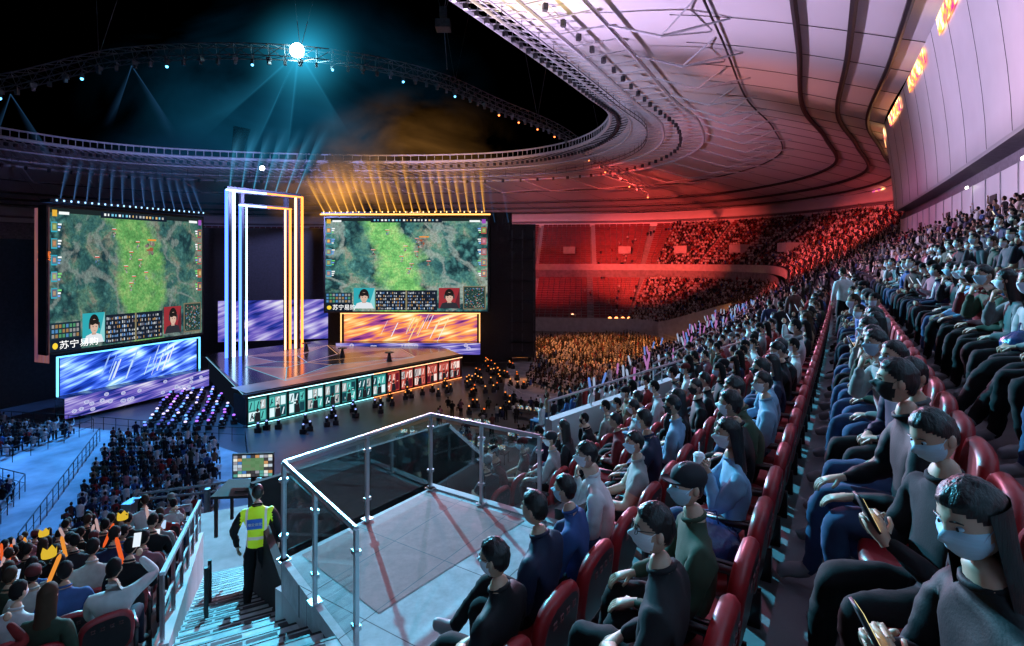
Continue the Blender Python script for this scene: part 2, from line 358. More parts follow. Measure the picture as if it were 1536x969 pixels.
# ------------------------------------------------------------------ terrain & stadium floor
quad_obj('ground',(-900,-900,-15.1),(900,-900,-15.1),(900,900,-15.1),(-900,900,-15.1),pmat('ground_dirt',(.04,.045,.04),.95,scale=.02))
fm=pmat('field_cover',(.045,.048,.055),.35,var=.5,scale=.25,bump=.15,bscale=3)
fv=[PW(s,-9,-15) for s in np.arange(-50,399,6)]+[V3((-110,-20,-15))]
me=bpy.data.meshes.new('stadium_floor'); me.from_pydata(fv,[],[tuple(range(len(fv)))]); me.materials.append(fm); link(bpy.data.objects.new('stadium_floor',me))
mb=MB(); M_walk=pmat('walkway_cover',(.30,.31,.34),.7,var=.4,scale=.5,bump=.2,bscale=5)
for pl in ([(-62,22),(-14,20),(-19,40),(-27,45),(-40,48),(-62,54)],):
    mb.add([(x,y,-14.99) for x,y in pl],[tuple(range(len(pl)))])
mb.add([(x,y,-14.99) for x,y in ((-1,60),(2,56),(10,53.5),(20,58),(31,90),(28,108),(0,108))],[tuple(range(7))])
mb.obj('walkway',M_walk)
# ------------------------------------------------------------------ upper tier (near)
def zt(k): return -2.83+.5*k
near=empty('upper_tier_stand')
def near_prof(k0,k1):
    def f(s):
        p=[]
        for k in range(k0,k1+1):
            v=-1.5+k; 
            if k==k0: p.append((v-.85,zt(k)-1.2 if k0<0 else -3.5))
            p.append((v-.85,zt(k))); p.append((v+.15,zt(k)))
        return p
    return f
sweep('upper_rows',near_prof(0,8),-12,75,1.0,M_conc,near)
sweep('front_rows',near_prof(-3,-1),6.35,75,1.0,M_conc,near)
sweep('front_fascia',lambda s:[(-5.35,-9),(-5.35,-4.33)],17,75,1.0,M_concw,near)
mb=MB(); mb.box(PW(6.3,-3.9,-4.1),(.12,3.2,1.25),HD(6)); mb.obj('row_end_wall',M_concw,near)
# ------------------------------------------------------------------ far upper tier + lower tier
NR=20
def up_v(s,f): return -4.5+f*(6.5+7.5*K(s)+4.5)
def up_z(s,f): return (-4.33+2.8*K(s))+f*((1.4+8.3*K(s))-(-4.33+2.8*K(s)))
M_redseat=pmat('red_seating',(.16,.015,.02),.5,var=.4,scale=.6)
farst=empty('far_stand')
def farp(s):
    p=[(up_v(s,0),up_z(s,0)-.9)]
    for i in range(NR): p+= [(up_v(s,i/NR),up_z(s,i/NR)),(up_v(s,(i+1)/NR),up_z(s,i/NR))]
    return p
sweep('upper_treads',farp,75,395,2.5,M_conc,farst)
def strips(name,vf,zf,s0,s1,step,n):
    mb=MB(); ss=np.arange(s0,s1,step)
    for i in range(n):
        for a in ss:
            if (a%14)<1.3: continue
            b=a+step-.12
            mb.quad(PW(a,vf(a,(i+.7)/n),zf(a,i/n)+.45),PW(b,vf(b,(i+.7)/n),zf(b,i/n)+.45),PW(b,vf(b,(i+.82)/n),zf(b,i/n)+.9),PW(a,vf(a,(i+.82)/n),zf(a,i/n)+.9))
            mb.quad(PW(a,vf(a,(i+.3)/n),zf(a,i/n)+.43),PW(b,vf(b,(i+.3)/n),zf(b,i/n)+.43),PW(b,vf(b,(i+.7)/n),zf(b,i/n)+.45),PW(a,vf(a,(i+.7)/n),zf(a,i/n)+.45))
    mb.obj(name,M_redseat,farst)
strips('upper_seats',up_v,up_z,76,300,1.3,NR)
def lo_front(s): return -11.5-13.5*sm((s-85)/40)
def lo_v(s,f): return lo_front(s)+f*(-6.2-lo_front(s))
def lo_z(s,f):
    zb=-7.4-5.6*sm((s-85)/40); zt_=-5.6+1.0*sm((s-85)/40); return zb+f*(zt_-zb)
def lop(s):
    n=18; p=[(lo_v(s,0)-.05,-15.),(lo_v(s,0),lo_z(s,0)+.2)]
    for i in range(n): p+= [(lo_v(s,i/n),lo_z(s,i/n)),(lo_v(s,(i+1)/n),lo_z(s,i/n))]
    p.append((lo_v(s,1),up_z(s,0)-.9)); return p
sweep('lower_treads',lop,19,395,2.5,M_conc,farst)
strips('lower_seats',lo_v,lo_z,90,300,1.3,18)
sweep('balcony_fascia',lambda s:[(up_v(s,0)-.5,up_z(s,0)-1.0),(up_v(s,0)-.6,up_z(s,0)+.55),(up_v(s,0)-.35,up_z(s,0)+.55),(up_v(s,0)-.3,up_z(s,0)-.2)],90,395,2.5,M_concw,farst)
sweep('pitch_wall',lambda s:[(lo_v(s,0)-.5,-15),(lo_v(s,0)-.5,lo_z(s,0)+.9),(lo_v(s,0)-.2,lo_z(s,0)+.9),(lo_v(s,0)-.2,-15)],90,395,2.5,M_concw,farst)
mb=MB()
for s in np.arange(112,300,3.1):
    if random.random()<.45: continue
    z=up_z(s,0)-1.0
    mb.quad(PW(s,-6.15,z-.9),PW(s+1.4,-6.15,z-.9),PW(s+1.4,-6.15,z-.3),PW(s,-6.15,z-.3),col=random.choice([(1,.55,.2),(1,.7,.4),(.8,.3,.15)]))
mb.obj('lit_boxes',M_evc,farst)
mb=MB()
for s in np.arange(84,300,14.0):
    for vf,zf,n in ((up_v,up_z,NR),(lo_v,lo_z,18)):
        if vf is lo_v and s<95: continue
        for i in range(n):
            mb.quad(PW(s,vf(s,i/n),zf(s,i/n)+.03),PW(s+1.2,vf(s+1.2,i/n),zf(s,i/n)+.03),PW(s+1.2,vf(s,(i+1)/n),zf(s,(i+1)/n)+.03),PW(s,vf(s,(i+1)/n),zf(s,(i+1)/n)+.03))
mb.obj('aisles',M_concw,farst)
mb=MB()
for s in np.arange(119,300,14.0): mb.box(PW(s,up_v(s,.28),up_z(s,.28)+.9),(3.0,3.2,1.8),HD(s))
mb.obj('vomitory_blocks',M_concw,farst)
# ------------------------------------------------------------------ facade
fac=empty('concourse_wall')
M_fac=pmat('white_cladding',(.62,.61,.63),.45,var=.06,scale=.4)
M_slot=pmat('shadow_gap',(.16,.14,.17),.6,var=.2)
def vt(s): return 6.9+7.5*K(s)
def ztop(s): return 1.2+8.5*K(s)
sweep('lower_panels',lambda s:[(vt(s),ztop(s)-.4),(vt(s),ztop(s)+3.3-2.6*K(s))],-12,395,1.5,M_fac,fac)
sweep('dark_slot',lambda s:[(vt(s)+.01,ztop(s)+3.3-2.6*K(s)),(vt(s)+.5,ztop(s)+3.4-2.6*K(s)),(vt(s)+.5,ztop(s)+4.2-3.0*K(s)),(vt(s)-.5,ztop(s)+4.3-3.1*K(s))],-12,395,1.5,M_slot,fac)
def fband(s):
    k=K(s); v0=vt(s)-.5; z0=ztop(s)+4.3-3.1*k; v1=5.2+10*k; z1=15.2-2*k
    return [(v0,z0),(v0-.12,z0+.1)]+[(v0-.15+(v1-v0+.15)*f**1.5,z0+.1+(z1-z0-.1)*f) for f in (.001,.15,.3,.5,.7,.85,1)]
sweep('curved_band',fband,-12,395,1.5,M_fac,fac,True)
mb=MB()
for s in np.arange(6,70,3.0):
    mb.box(PW(s,vt(s)-.03,ztop(s)+1.6),(.05,.05,3.4),HD(s),0)
    if int(s)%4==0: mb.box(PW(s+1.4,vt(s)-.02,ztop(s)+1.0),(1.3,.06,2.5),HD(s),1)
for s in np.arange(4,100,4.5):
    p=fband(s)
    mb.tube([PW(s,a-.01,b) for a,b in p[2:]],.012,4,1)
mb.obj('mullions_doors',[M_steel,M_black],fac)
mb=MB()
for s in (21,31,42): mb.box(PW(s,vt(s)-.3,ztop(s)+3.2),(.5,.08,.12),HD(s),0,(1,.95,.85))
mb.obj('wall_lamps',M_evc3,fac)
m,nt,o=nodes('flame_ribbon'); e=nt.nodes.new('ShaderNodeEmission'); tc=nt.nodes.new('ShaderNodeTexCoord'); n=nt.nodes.new('ShaderNodeTexNoise'); n.inputs['Scale'].default_value=1.1; n.inputs['Detail'].default_value=5
r=nt.nodes.new('ShaderNodeValToRGB'); r.color_ramp.elements[0].position=.38; r.color_ramp.elements[0].color=(.25,.02,.12,1); r.color_ramp.elements[1].position=.62; r.color_ramp.elements[1].color=(1,.75,.35,1); q=r.color_ramp.elements.new(.5); q.color=(1,.22,.03,1)
nt.links.new(tc.outputs['Object'],n.inputs[0]); nt.links.new(n.outputs[0],r.inputs[0]); nt.links.new(r.outputs[0],e.inputs[0]); e.inputs[1].default_value=3.5; nt.links.new(e.outputs[0],o.inputs[0])
M_flame=m
mb=MB()
for a,b in ((34,42),(47,55),(60,68),(73,80),(85,91),(96,101),(105,109),(113,116)):
    for s in np.arange(a,b,1.0):
        def q(s_,f): 
            p=fband(s_); v0,z0=p[-2];v1,z1=p[-1]; return PW(s_,v0+(v1-v0)*f-.12,z0+(z1-z0)*f)
        mb.quad(q(s,.1),q(s+1,.1),q(s+1,.85),q(s,.85))
mb.obj('ribbon_display',M_flame,fac)
# ------------------------------------------------------------------ roof
pairs=[]
for s in (-25,0,25,50,72): pairs.append((PW(s,-30,24.),PW(s,5.2,15.2)))
def RO(s): return PW(s,5.2+10*K(s),15.2-2*K(s))
pairs+=[(V3((15.5,84,23)),RO(90)),(V3((14.5,92,21.5)),RO(108)),(V3((8,98.5,20.3)),RO(124)),(V3((-4,102,19.5)),RO(142)),(V3((-24,102,19)),RO(175)),(V3((-46,98,18.7)),RO(215)),(V3((-62,91,18.3)),RO(250)),(V3((-71,81,18)),RO(285)),(V3((-75,66,18)),RO(320)),(V3((-69,42,19)),RO(365)),(V3((-59,18,21)),V3((-120,0,14))),(V3((-49,-4,23)),V3((-70,-40,15)))]
def cr(P,t):
    n=len(P); i=int(math.floor(t))%n; f=t-math.floor(t); a,b,c,d=P[i-1],P[i],P[(i+1)%n],P[(i+2)%n]
    return .5*((2*b)+(c-a)*f+(2*a-5*b+4*c-d)*f*f+(3*b-a-3*c+d)*f**3)
NL=17*14; Ip=[cr([p[0] for p in pairs],i/14) for i in range(NL)]; Op=[cr([p[1] for p in pairs],i/14) for i in range(NL)]
def RP(i,f,dz=0): 
    i=i%NL; p=Op[i].lerp(Ip[i],f); p=p.copy(); p.z+=1.6*math.sin(math.pi*min(f,1))+dz; return p
roof=empty('stadium_roof')
M_mem=pmat('roof_membrane',(.66,.63,.64),.6,var=.09,scale=.05)
fr=list(np.linspace(0,.93,20)); vs=[];fs=[]
for i in range(NL): vs+=[RP(i,f) for f in fr]
n=len(fr)
for i in range(NL):
    j=(i+1)%NL
    for k in range(n-1): fs.append((i*n+k,j*n+k,j*n+k+1,i*n+k+1))
me=bpy.data.meshes.new('membrane'); me.from_pydata(vs,[],fs); me.materials.append(M_mem); me.polygons.foreach_set('use_smooth',[True]*len(fs)); link(bpy.data.objects.new('membrane',me),roof)
mb=MB()
for f,rr in ((.045,.22),(.125,.26),(.225,.26),(.40,.10)):
    mb.tube([RP(i,f,-.25) for i in range(NL)],rr,6,0,closed=True)
for i in range(0,NL,4): mb.tube([RP(i,f,-.05) for f in np.linspace(0,.5,8)],.03,4,0)
mb.obj('seam_ribs',M_black,roof)
mb=MB()
for f,dz,rr in ((1.0,-.3,.28),(1.0,1.0,.15),(.92,-1.2,.15),(.80,-1.5,.20),(.66,-.9,.22)):
    mb.tube([RP(i,f,dz) for i in range(NL)],rr,6,0,closed=True)
for i in range(0,NL):
    mb.tube([RP(i,1.0,-.3),RP(i,.80,-1.5)],.07,4); mb.tube([RP(i,1.0,1.0),RP(i,1.0,-.3)],.06,4)
    mb.tube([RP(i,.92,-1.2),RP(i+1,.80,-1.5)],.05,4)
    if i%2==0: mb.tube([RP(i,.80,-1.5),RP(i,.66,-.9)],.08,4)
for i in range(0,NL,5):
    a=RP(i,.66,-.9); k_=RP(i,.52,-1.9); mb.tube([a,k_,RP(i,.36,-.1)],[.10,.14,.09],5); mb.tube([k_,RP(i+2,.42,-.1)],.08,5); mb.tube([k_,RP(i-2,.42,-.1)],.08,5)
mb.obj('ring_truss',M_white,roof)
mb=MB()
for d in (-.3,.3): mb.tube([RP(i,.86,-2.0+d) for i in range(NL)],.06,4,closed=True)
for i in range(NL):
    mb.box(RP(i,.97,-.9),(.4,.4,.5),i*.3)
    if i%2==0: mb.box(RP(i,.74,-1.9),(.4,.4,.6),i*.4); mb.tube([RP(i,.86,-2.3),RP(i,.86,-1.0)],.04,4)
mb.obj('lighting_rig',M_truss,roof)
# ------------------------------------------------------------------ hanging arc truss
def truss(mb,pts,wd,seg=1.6,r=.05):
    P=[V3(p) for p in pts]; T=[]
    for i in range(len(P)-1):
        a=P[max(i-1,0)];b=P[i];c=P[i+1];d=P[min(i+2,len(P)-1)]; n=max(int((c-b).length/seg),2)
        for k in range(n):
            f=k/n; T.append(.5*((2*b)+(c-a)*f+(2*a-5*b+4*c-d)*f*f+(3*b-a-3*c+d)*f**3))
    T.append(P[-1]); ch=[[],[],[],[]]
    for i,p in enumerate(T):
        t=(T[min(i+1,len(T)-1)]-T[max(i-1,0)]).normalized(); s=t.cross(Z).normalized(); u=s.cross(t)
        for q,(a,b) in enumerate(((-1,-1),(1,-1),(1,1),(-1,1))): ch[q].append(p+s*a*wd/2+u*b*wd/2)
    for c in ch: mb.tube(c,r,4)
    for i in range(len(T)-1):
        for q in range(4):
            a=ch[q][i]; b=ch[(q+1)%4][i+1]; mb.tube([a,b],r*.6,3)
            mb.tube([ch[q][i],ch[(q+1)%4][i]],r*.6,3)
    return T
tr=empty('lighting_truss'); mb=MB()
M_tr2=pmat('aluminium_truss',(.16,.17,.19),.4,.6)
T=truss(mb,[(-62,50,15.5),(-52.8,55,18.2),(-41,58,22.3),(-24.6,62,24),(-11.2,70,24.2),(-2,82,23.8),(8.5,95,23),(18,103,18.5),(27,106,14)],1.3,r=.07)
for i in range(0,len(T)):
    p=T[i]; mb.tube([p-Z*.5,p-Z*1.0],.05,4); mb.box(p-Z*1.2,(.32,.32,.55),i*.9)
    if i%2==0: mb.box(p-Z*.9,(.55,.45,.4),i*.5)
for i in (12,24,36,48,60,75):
    if i<len(T):
        for dx in(-2,2): mb.tube([T[i]+V3((0,0,.5)),T[i]+V3((dx,2,12))],.04,3)
mb.box((-8.5,66,29),(1.8,1.8,1.0)); mb.box((-8.5,66,30.6),(.9,.9,1.2))
for a in ((-12,66,42),(-5,66,42),(-8.5,70,25),(-6,60,40)): mb.tube([(-8.5,66,30),a],.06,4)
mb.obj('truss_frame',M_tr2,tr)
mb=MB()
for i,p in enumerate(T):
    if p.x<-5: c=(.12,.55,1.) if (i%5==1) else None
    else: c=(1.,.20,.05) if (i%3==0) else None
    if c: mb.ell(p-Z*1.55,(.15,.15,.15),8,5,col=c)
mb.obj('moving_heads',M_evc3,tr)
mb=MB(); mb.ell((-24.6,61,24),(.8,.5,.8),16,10); mb.obj('followspot_lens',emat('hot_lamp',(.55,.95,1),60),tr)
mb=MB(); mb.ell((-37,79,13.6),(.35,.35,.35),10,8); mb.obj('spot_lens',emat('hot_lamp2',(.9,.95,1),14),tr)
# ------------------------------------------------------------------ stage
stage=empty('esports_stage')
A=V3((-23.9,48,0));Bp=V3((-6.6,68,0));Cp=V3((-11,76,0));Dp=V3((-39,68,0))
dk=[A,Bp,Cp,V3((-28,80,0)),Dp]
M_deck=pmat('stage_deck_gloss',(.03,.03,.035),.16,.0,var=.3,scale=.4)
vs=[p+Z*-12 for p in dk]+[p+Z*-12.35 for p in dk]; n=5
me=bpy.data.meshes.new('deck'); me.from_pydata(vs,[],[tuple(range(n)),tuple(range(2*n-1,n-1,-1))]+[(i,i+n,(i+1)%n+n,(i+1)%n) for i in range(n)]); me.materials.append(M_deck); link(bpy.data.objects.new('deck',me),stage)
mb=MB(); c=V3((-24,62.5,-11.985)); 
def seg(a,b,wd,col,lay=0): 
    d=(b-a).normalized(); s=V3((-d.y,d.x,0))*wd; z=Z*lay; mb.quad(a-s+z,b-s+z,b+s+z,a+s+z,col=col)
star=[V3((-22.5,53,-11.98)),V3((-12,66,-11.98)),V3((-15,72,-11.98)),V3((-26,75,-11.98)),V3((-33,66.5,-11.98)),V3((-30,60,-11.98))]
cols=[(.3,.5,.7),(.7,.35,.25),(.7,.35,.2),(.6,.35,.5),(.35,.4,.7),(.2,.5,.7)]
for i in range(6):
    a,b=star[i],star[(i+1)%6]; seg(a,b,.05,cols[i]); m_=(a+b)/2; mm=m_.lerp(c,.5); mm.z=-11.98
    seg(a,mm,.05,cols[i],.002); seg(b,mm,.05,cols[i],.004); seg(mm,c.copy(),.05,cols[(i+1)%6],.006)
mb.obj('deck_lines',M_evc,stage)
mb=MB()
for i in range(6):
    a,b=star[i],star[(i+1)%6]; mm=((a+b)/2).lerp(c,.5); pts_=[q.lerp((a+b+mm)/3,.08) for q in (a,b,mm)]
    mb.add([(q.x,q.y,-11.992) for q in pts_],[(0,1,2)])
mb.obj('deck_vinyl',pmat('stage_vinyl',(.34,.27,.28),.22,var=.2,scale=.3),stage)
mb=MB()
for x,y in ((-21,66),(-14.5,63),(-27,70)):
    mb.tube([(x,y,-12),(x,y,-10.95)],[.35,.12],10); mb.tube([(x,y,-10.95),(x,y,-10.88)],.55,14)
mb.obj('stage_podium',M_black)
e1=(Bp-A).normalized(); Lb=(Bp-A).length; nb_=V3((e1.y,-e1.x,0))
mb=MB(); q0=A-nb_*.1+Z*-11.99; q1=Bp-nb_*.1+Z*-11.99; mb.quad(q0,q1,q1-nb_*3.2,q0-nb_*3.2); mb.obj('booth_roof_runway',pmat('runway_orange_lit',(.38,.23,.17),.3,var=.2,scale=.5),stage)  # brown carries orange light reflected by the booth roof, painted into the colour
def ledmat(name,cols,scale,rot,st,det=3.0):
    m,nt,o=nodes(name); N=nt.nodes.new; L=nt.links.new; uv=N('ShaderNodeUVMap')
    def nz(rot,sc_,s,d):
        mp=N('ShaderNodeMapping'); mp.inputs['Rotation'].default_value[2]=rot; L(uv.outputs[0],mp.inputs[0])
        m2=N('ShaderNodeMapping'); m2.inputs['Scale'].default_value=sc_; L(mp.outputs[0],m2.inputs[0])
        n=N('ShaderNodeTexNoise'); n.inputs['Scale'].default_value=s; n.inputs['Detail'].default_value=d; L(m2.outputs[0],n.inputs[0]); return n.outputs[0]
    a=nz(rot,(9,.8,1),1.6,5); b=nz(-rot*.7,(1.2,7,1),1.2,3); c=nz(0,(scale[0],scale[1],1),2.2,1)
    s1=N('ShaderNodeMath'); s1.operation='MULTIPLY_ADD'; s1.inputs[1].default_value=.55; L(a,s1.inputs[0])
    s0=N('ShaderNodeMath'); s0.operation='MULTIPLY'; s0.inputs[1].default_value=.25; L(b,s0.inputs[0]); L(s0.outputs[0],s1.inputs[2])
    s2=N('ShaderNodeMath'); s2.operation='MULTIPLY_ADD'; s2.inputs[1].default_value=.5; L(c,s2.inputs[0]); L(s1.outputs[0],s2.inputs[2])
    r=N('ShaderNodeValToRGB'); els=r.color_ramp.elements; ps=np.linspace(.50,.80,len(cols)); els[0].position=ps[0]; els[0].color=cols[0]+(1,); els[1].position=ps[-1]; els[1].color=cols[-1]+(1,)
    for p,c_ in list(zip(ps,cols))[1:-1]: q=els.new(p); q.color=c_+(1,)
    L(s2.outputs[0],r.inputs[0]); e=N('ShaderNodeEmission'); e.inputs[1].default_value=st; L(r.outputs[0],e.inputs[0]); L(e.outputs[0],o.inputs[0]); return m
LB=ledmat('led_blue',[(.004,.01,.10),(.01,.05,.45),(.06,.15,.8),(.35,.65,1),(.9,.95,1)],(2,.8,1),.6,1.3)
LO_=ledmat('led_orange',[(.04,.01,.12),(.35,.06,.25),(.85,.25,.06),(1,.6,.22),(1,.9,.65)],(2,.8,1),.6,1.2)
LP=ledmat('led_purple',[(.006,.01,.10),(.03,.05,.4),(.20,.14,.6),(.5,.45,.85),(.9,.88,1)],(2,.8,1),.7,.9)
bm=MB(); bm.box((A+Bp)/2-nb_*1.5+Z*-13.7,(Lb,2.6,2.6),math.atan2(e1.y,e1.x)); bm.obj('booth_body',M_dark,stage)
class Pan:
    def __init__(s,O,ex,W,H,n,up=Z): s.O=V3(O);s.ex=ex;s.W=W;s.H=H;s.n=n;s.up=up
    def p(s,a,b,l=0): return s.O+s.ex*(a*s.W)+s.up*(b*s.H)+s.n*l
    def rect(s,mb,a0,b0,a1,b1,l,col): mb.quad(s.p(a0,b0,l),s.p(a1,b0,l),s.p(a1,b1,l),s.p(a0,b1,l),col=col)
    def poly(s,mb,pts,l,col): mb.add([s.p(a,b,l) for a,b in pts],[tuple(range(len(pts)))],0,col)
    def disc(s,mb,a,b,ra,rb,l,col,n=14): s.poly(mb,[(a+ra*math.cos(2*math.pi*i/n),b+rb*math.sin(2*math.pi*i/n)) for i in range(n)],l,col)
bp=Pan(A+Z*-15,e1,Lb,2.6,nb_); mb=MB()
nb2=14
for i in range(nb2):
    a0=i/nb2+.004;a1=(i+1)/nb2-.004; left=i<nb2*.55
    base=(.03,.22,.22) if left else (.40,.05,.04)
    bp.rect(mb,a0,.08,a1,.92,.03,base)
    w1=(.75,.95,1) if left else (1,.78,.70); dk_=(.01,.05,.07) if left else (.12,.01,.02); w2=(.1,.55,.5) if left else (.65,.16,.12)
    for k in range(3):
        for r in range(2):
            x=a0+.003+k*.020; y=.14+r*.38; bp.rect(mb,x,y,x+.017,y+.32,.045,random.choice([w2,w1,dk_,w2,(.5,.5,.5),dk_]))
            xs=x+random.uniform(0,.006); bp.poly(mb,[(xs,y+.04),(xs+.004,y+.04),(xs+.010,y+.28),(xs+.006,y+.28)],.055,random.choice([w1,dk_]))
    for k in range(7):
        x=a0+random.random()*.05; y=random.uniform(.12,.8); bp.rect(mb,x,y,x+random.uniform(.002,.010),y+random.uniform(.02,.09),.06+k*.002,random.choice([w1,dk_,(.02,.02,.03),w1,w2]))
    xc=(a0+a1)/2; bp.disc(mb,xc,.50,.005,.07,.085,(.03,.02,.02)); bp.poly(mb,[(xc-.011,.1),(xc+.011,.1),(xc+.008,.42),(xc-.008,.42)],.09,(.015,.015,.02))
mb.obj('booth_led',M_evc,stage)
mb=MB(); 
for i in range(nb2+1): mb.box(bp.p(i/nb2,.5,.10),(.16,.2,2.7),math.atan2(e1.y,e1.x))
mb.box(bp.p(.5,1.07,.1),(Lb+.5,.5,.32),math.atan2(e1.y,e1.x)); mb.box(bp.p(.5,.02,.1),(Lb+.5,.4,.16),math.atan2(e1.y,e1.x)); mb.obj('booth_frame',M_black,stage)
mb=MB(); bp.rect(mb,0,1.0,.5,1.03,.37,(.5,.9,1)); bp.rect(mb,.5,1.0,1,1.03,.37,(1,.5,.25)); bp.rect(mb,0,.02,.5,.05,.32,(.3,.9,1)); bp.rect(mb,.5,.02,1,.05,.32,(1,.3,.1)); mb.obj('booth_edge_led',evcmat('edge_led',3.),stage)
W1=emat('white_print',(1,1,1),1.3)
q=Dp-A; n2=V3((-q.y,q.x,0)).normalized(); 
if n2.y>0: n2=-n2
lp=Pan(Dp+Z*-15,(A-Dp).normalized(),(A-Dp).length,2.6,n2); mb=MB(); lp.rect(mb,0,0,1,1,-.2,(.004,.006,.012)); lp.rect(mb,0,1,1,1.03,.05,(.3,.7,1)); mb.obj('booth_side',M_evc,stage)
rr_=Cp-Bp; rp=Pan(Bp+Z*-15,rr_.normalized(),rr_.length,2.6,V3((rr_.y,-rr_.x,0)).normalized()); mb=MB(); rp.rect(mb,0,0,1,1,0,(.01,.006,.004)); mb.obj('booth_side_r',M_evc,stage)
# ---- giant screens
def gamemat(name,seed,gx,tint):
    m,nt,o=nodes(name); N=nt.nodes.new; L=nt.links.new
    uv=N('ShaderNodeUVMap'); mp=N('ShaderNodeMapping'); mp.inputs['Location'].default_value=(seed,seed*.7,0); mp.inputs['Scale'].default_value=(1.7,1,1); L(uv.outputs[0],mp.inputs[0])
    wn=N('ShaderNodeTexNoise'); wn.inputs['Scale'].default_value=7; wn.inputs['Detail'].default_value=5; L(mp.outputs[0],wn.inputs[0])
    ws=N('ShaderNodeVectorMath'); ws.operation='MULTIPLY_ADD'; ws.inputs[1].default_value=(.22,.22,.22); L(wn.outputs['Color'],ws.inputs[0]); L(mp.outputs[0],ws.inputs[2]); WV=ws.outputs[0]
    def nz(s,d,rough=.6,dist=0.):
        n=N('ShaderNodeTexNoise'); n.inputs['Scale'].default_value=s; n.inputs['Detail'].default_value=d; n.inputs['Roughness'].default_value=rough; n.inputs['Distortion'].default_value=dist; L(mp.outputs[0],n.inputs[0]); return n.outputs[0]
    def ramp(i,els):
        r=N('ShaderNodeValToRGB'); E=r.color_ramp.elements; E[0].position=els[0][0]; E[0].color=els[0][1]+(1,); E[1].position=els[-1][0]; E[1].color=els[-1][1]+(1,)
        for p,c in els[1:-1]: q=E.new(p); q.color=c+(1,)
        L(i,r.inputs[0]); return r.outputs[0]
    def mixc(f,a,b,bt='MIX'):
        x=N('ShaderNodeMix'); x.data_type='RGBA'; x.blend_type=bt
        if isinstance(f,float): x.inputs[0].default_value=f
        else: L(f,x.inputs[0])
        for k,v in ((6,a),(7,b)):
            if isinstance(v,tuple): x.inputs[k].default_value=v+(1,)
            else: L(v,x.inputs[k])
        return x.outputs[2]
    t=tint
    base=ramp(nz(4,10,.68,.6),[(.34,(.008*t,.030*t,.034*t)),(.45,(.018*t,.058*t,.055*t)),(.53,(.04*t,.09*t,.065*t)),(.60,(.10*t,.10*t,.08*t)),(.70,(.035*t,.09*t,.06*t))])
    v2=N('ShaderNodeTexVoronoi'); v2.inputs['Scale'].default_value=11; L(WV,v2.inputs['Vector'])
    canopy=ramp(v2.outputs['Distance'],[(.05,(.04*t,.11*t,.10*t)),(.3,(.016*t,.055*t,.055*t)),(.6,(.005,.016,.020))])
    base=mixc(ramp(nz(2.6,6,.6),[(.48,(0,0,0)),(.56,(1,1,1))]),base,canopy)
    pr=N('ShaderNodeMath'); pr.operation='SUBTRACT'; pr.inputs[1].default_value=.5; L(nz(1.9,7,.55,.4),pr.inputs[0]); pa=N('ShaderNodeMath'); pa.operation='ABSOLUTE'; L(pr.outputs[0],pa.inputs[0])
    base=mixc(ramp(pa.outputs[0],[(.012,(.6,.6,.6)),(.035,(0,0,0))]),base,(.11*t,.13*t,.12*t))
    sx=N('ShaderNodeSeparateXYZ'); L(uv.outputs[0],sx.inputs[0])
    a=N('ShaderNodeMath'); a.operation='MULTIPLY_ADD'; a.inputs[1].default_value=.5; L(nz(2.2,9,.6),a.inputs[0]); L(sx.outputs[0],a.inputs[2])
    tt=N('ShaderNodeMath'); tt.operation='MULTIPLY_ADD'; tt.inputs[1].default_value=.14; L(sx.outputs[1],tt.inputs[0]); L(a.outputs[0],tt.inputs[2])
    b=N('ShaderNodeMath'); b.operation='SUBTRACT'; b.inputs[1].default_value=gx+.32; L(tt.outputs[0],b.inputs[0])
    c=N('ShaderNodeMath'); c.operation='ABSOLUTE'; L(b.outputs[0],c.inputs[0]); mr=N('ShaderNodeMapRange'); mr.inputs[1].default_value=.155; mr.inputs[2].default_value=.085; L(c.outputs[0],mr.inputs[0])
    g=t; lane=ramp(nz(9,10,.72),[(.34,(.03*g,.10*g,.03*g)),(.48,(.06*g,.17*g,.05*g)),(.60,(.12*g,.21*g,.07*g)),(.70,(.13*g,.13*g,.07*g))])
    col=mixc(mr.outputs[0],base,lane)
    col=mixc(.7,col,ramp(nz(45,7,.8),[(.36,(.4,.4,.4)),(.64,(1.8,1.8,1.8))]),'MULTIPLY')
    e=N('ShaderNodeEmission'); e.inputs[1].default_value=2.4; L(col,e.inputs[0]); L(e.outputs[0],o.inputs[0]); return m
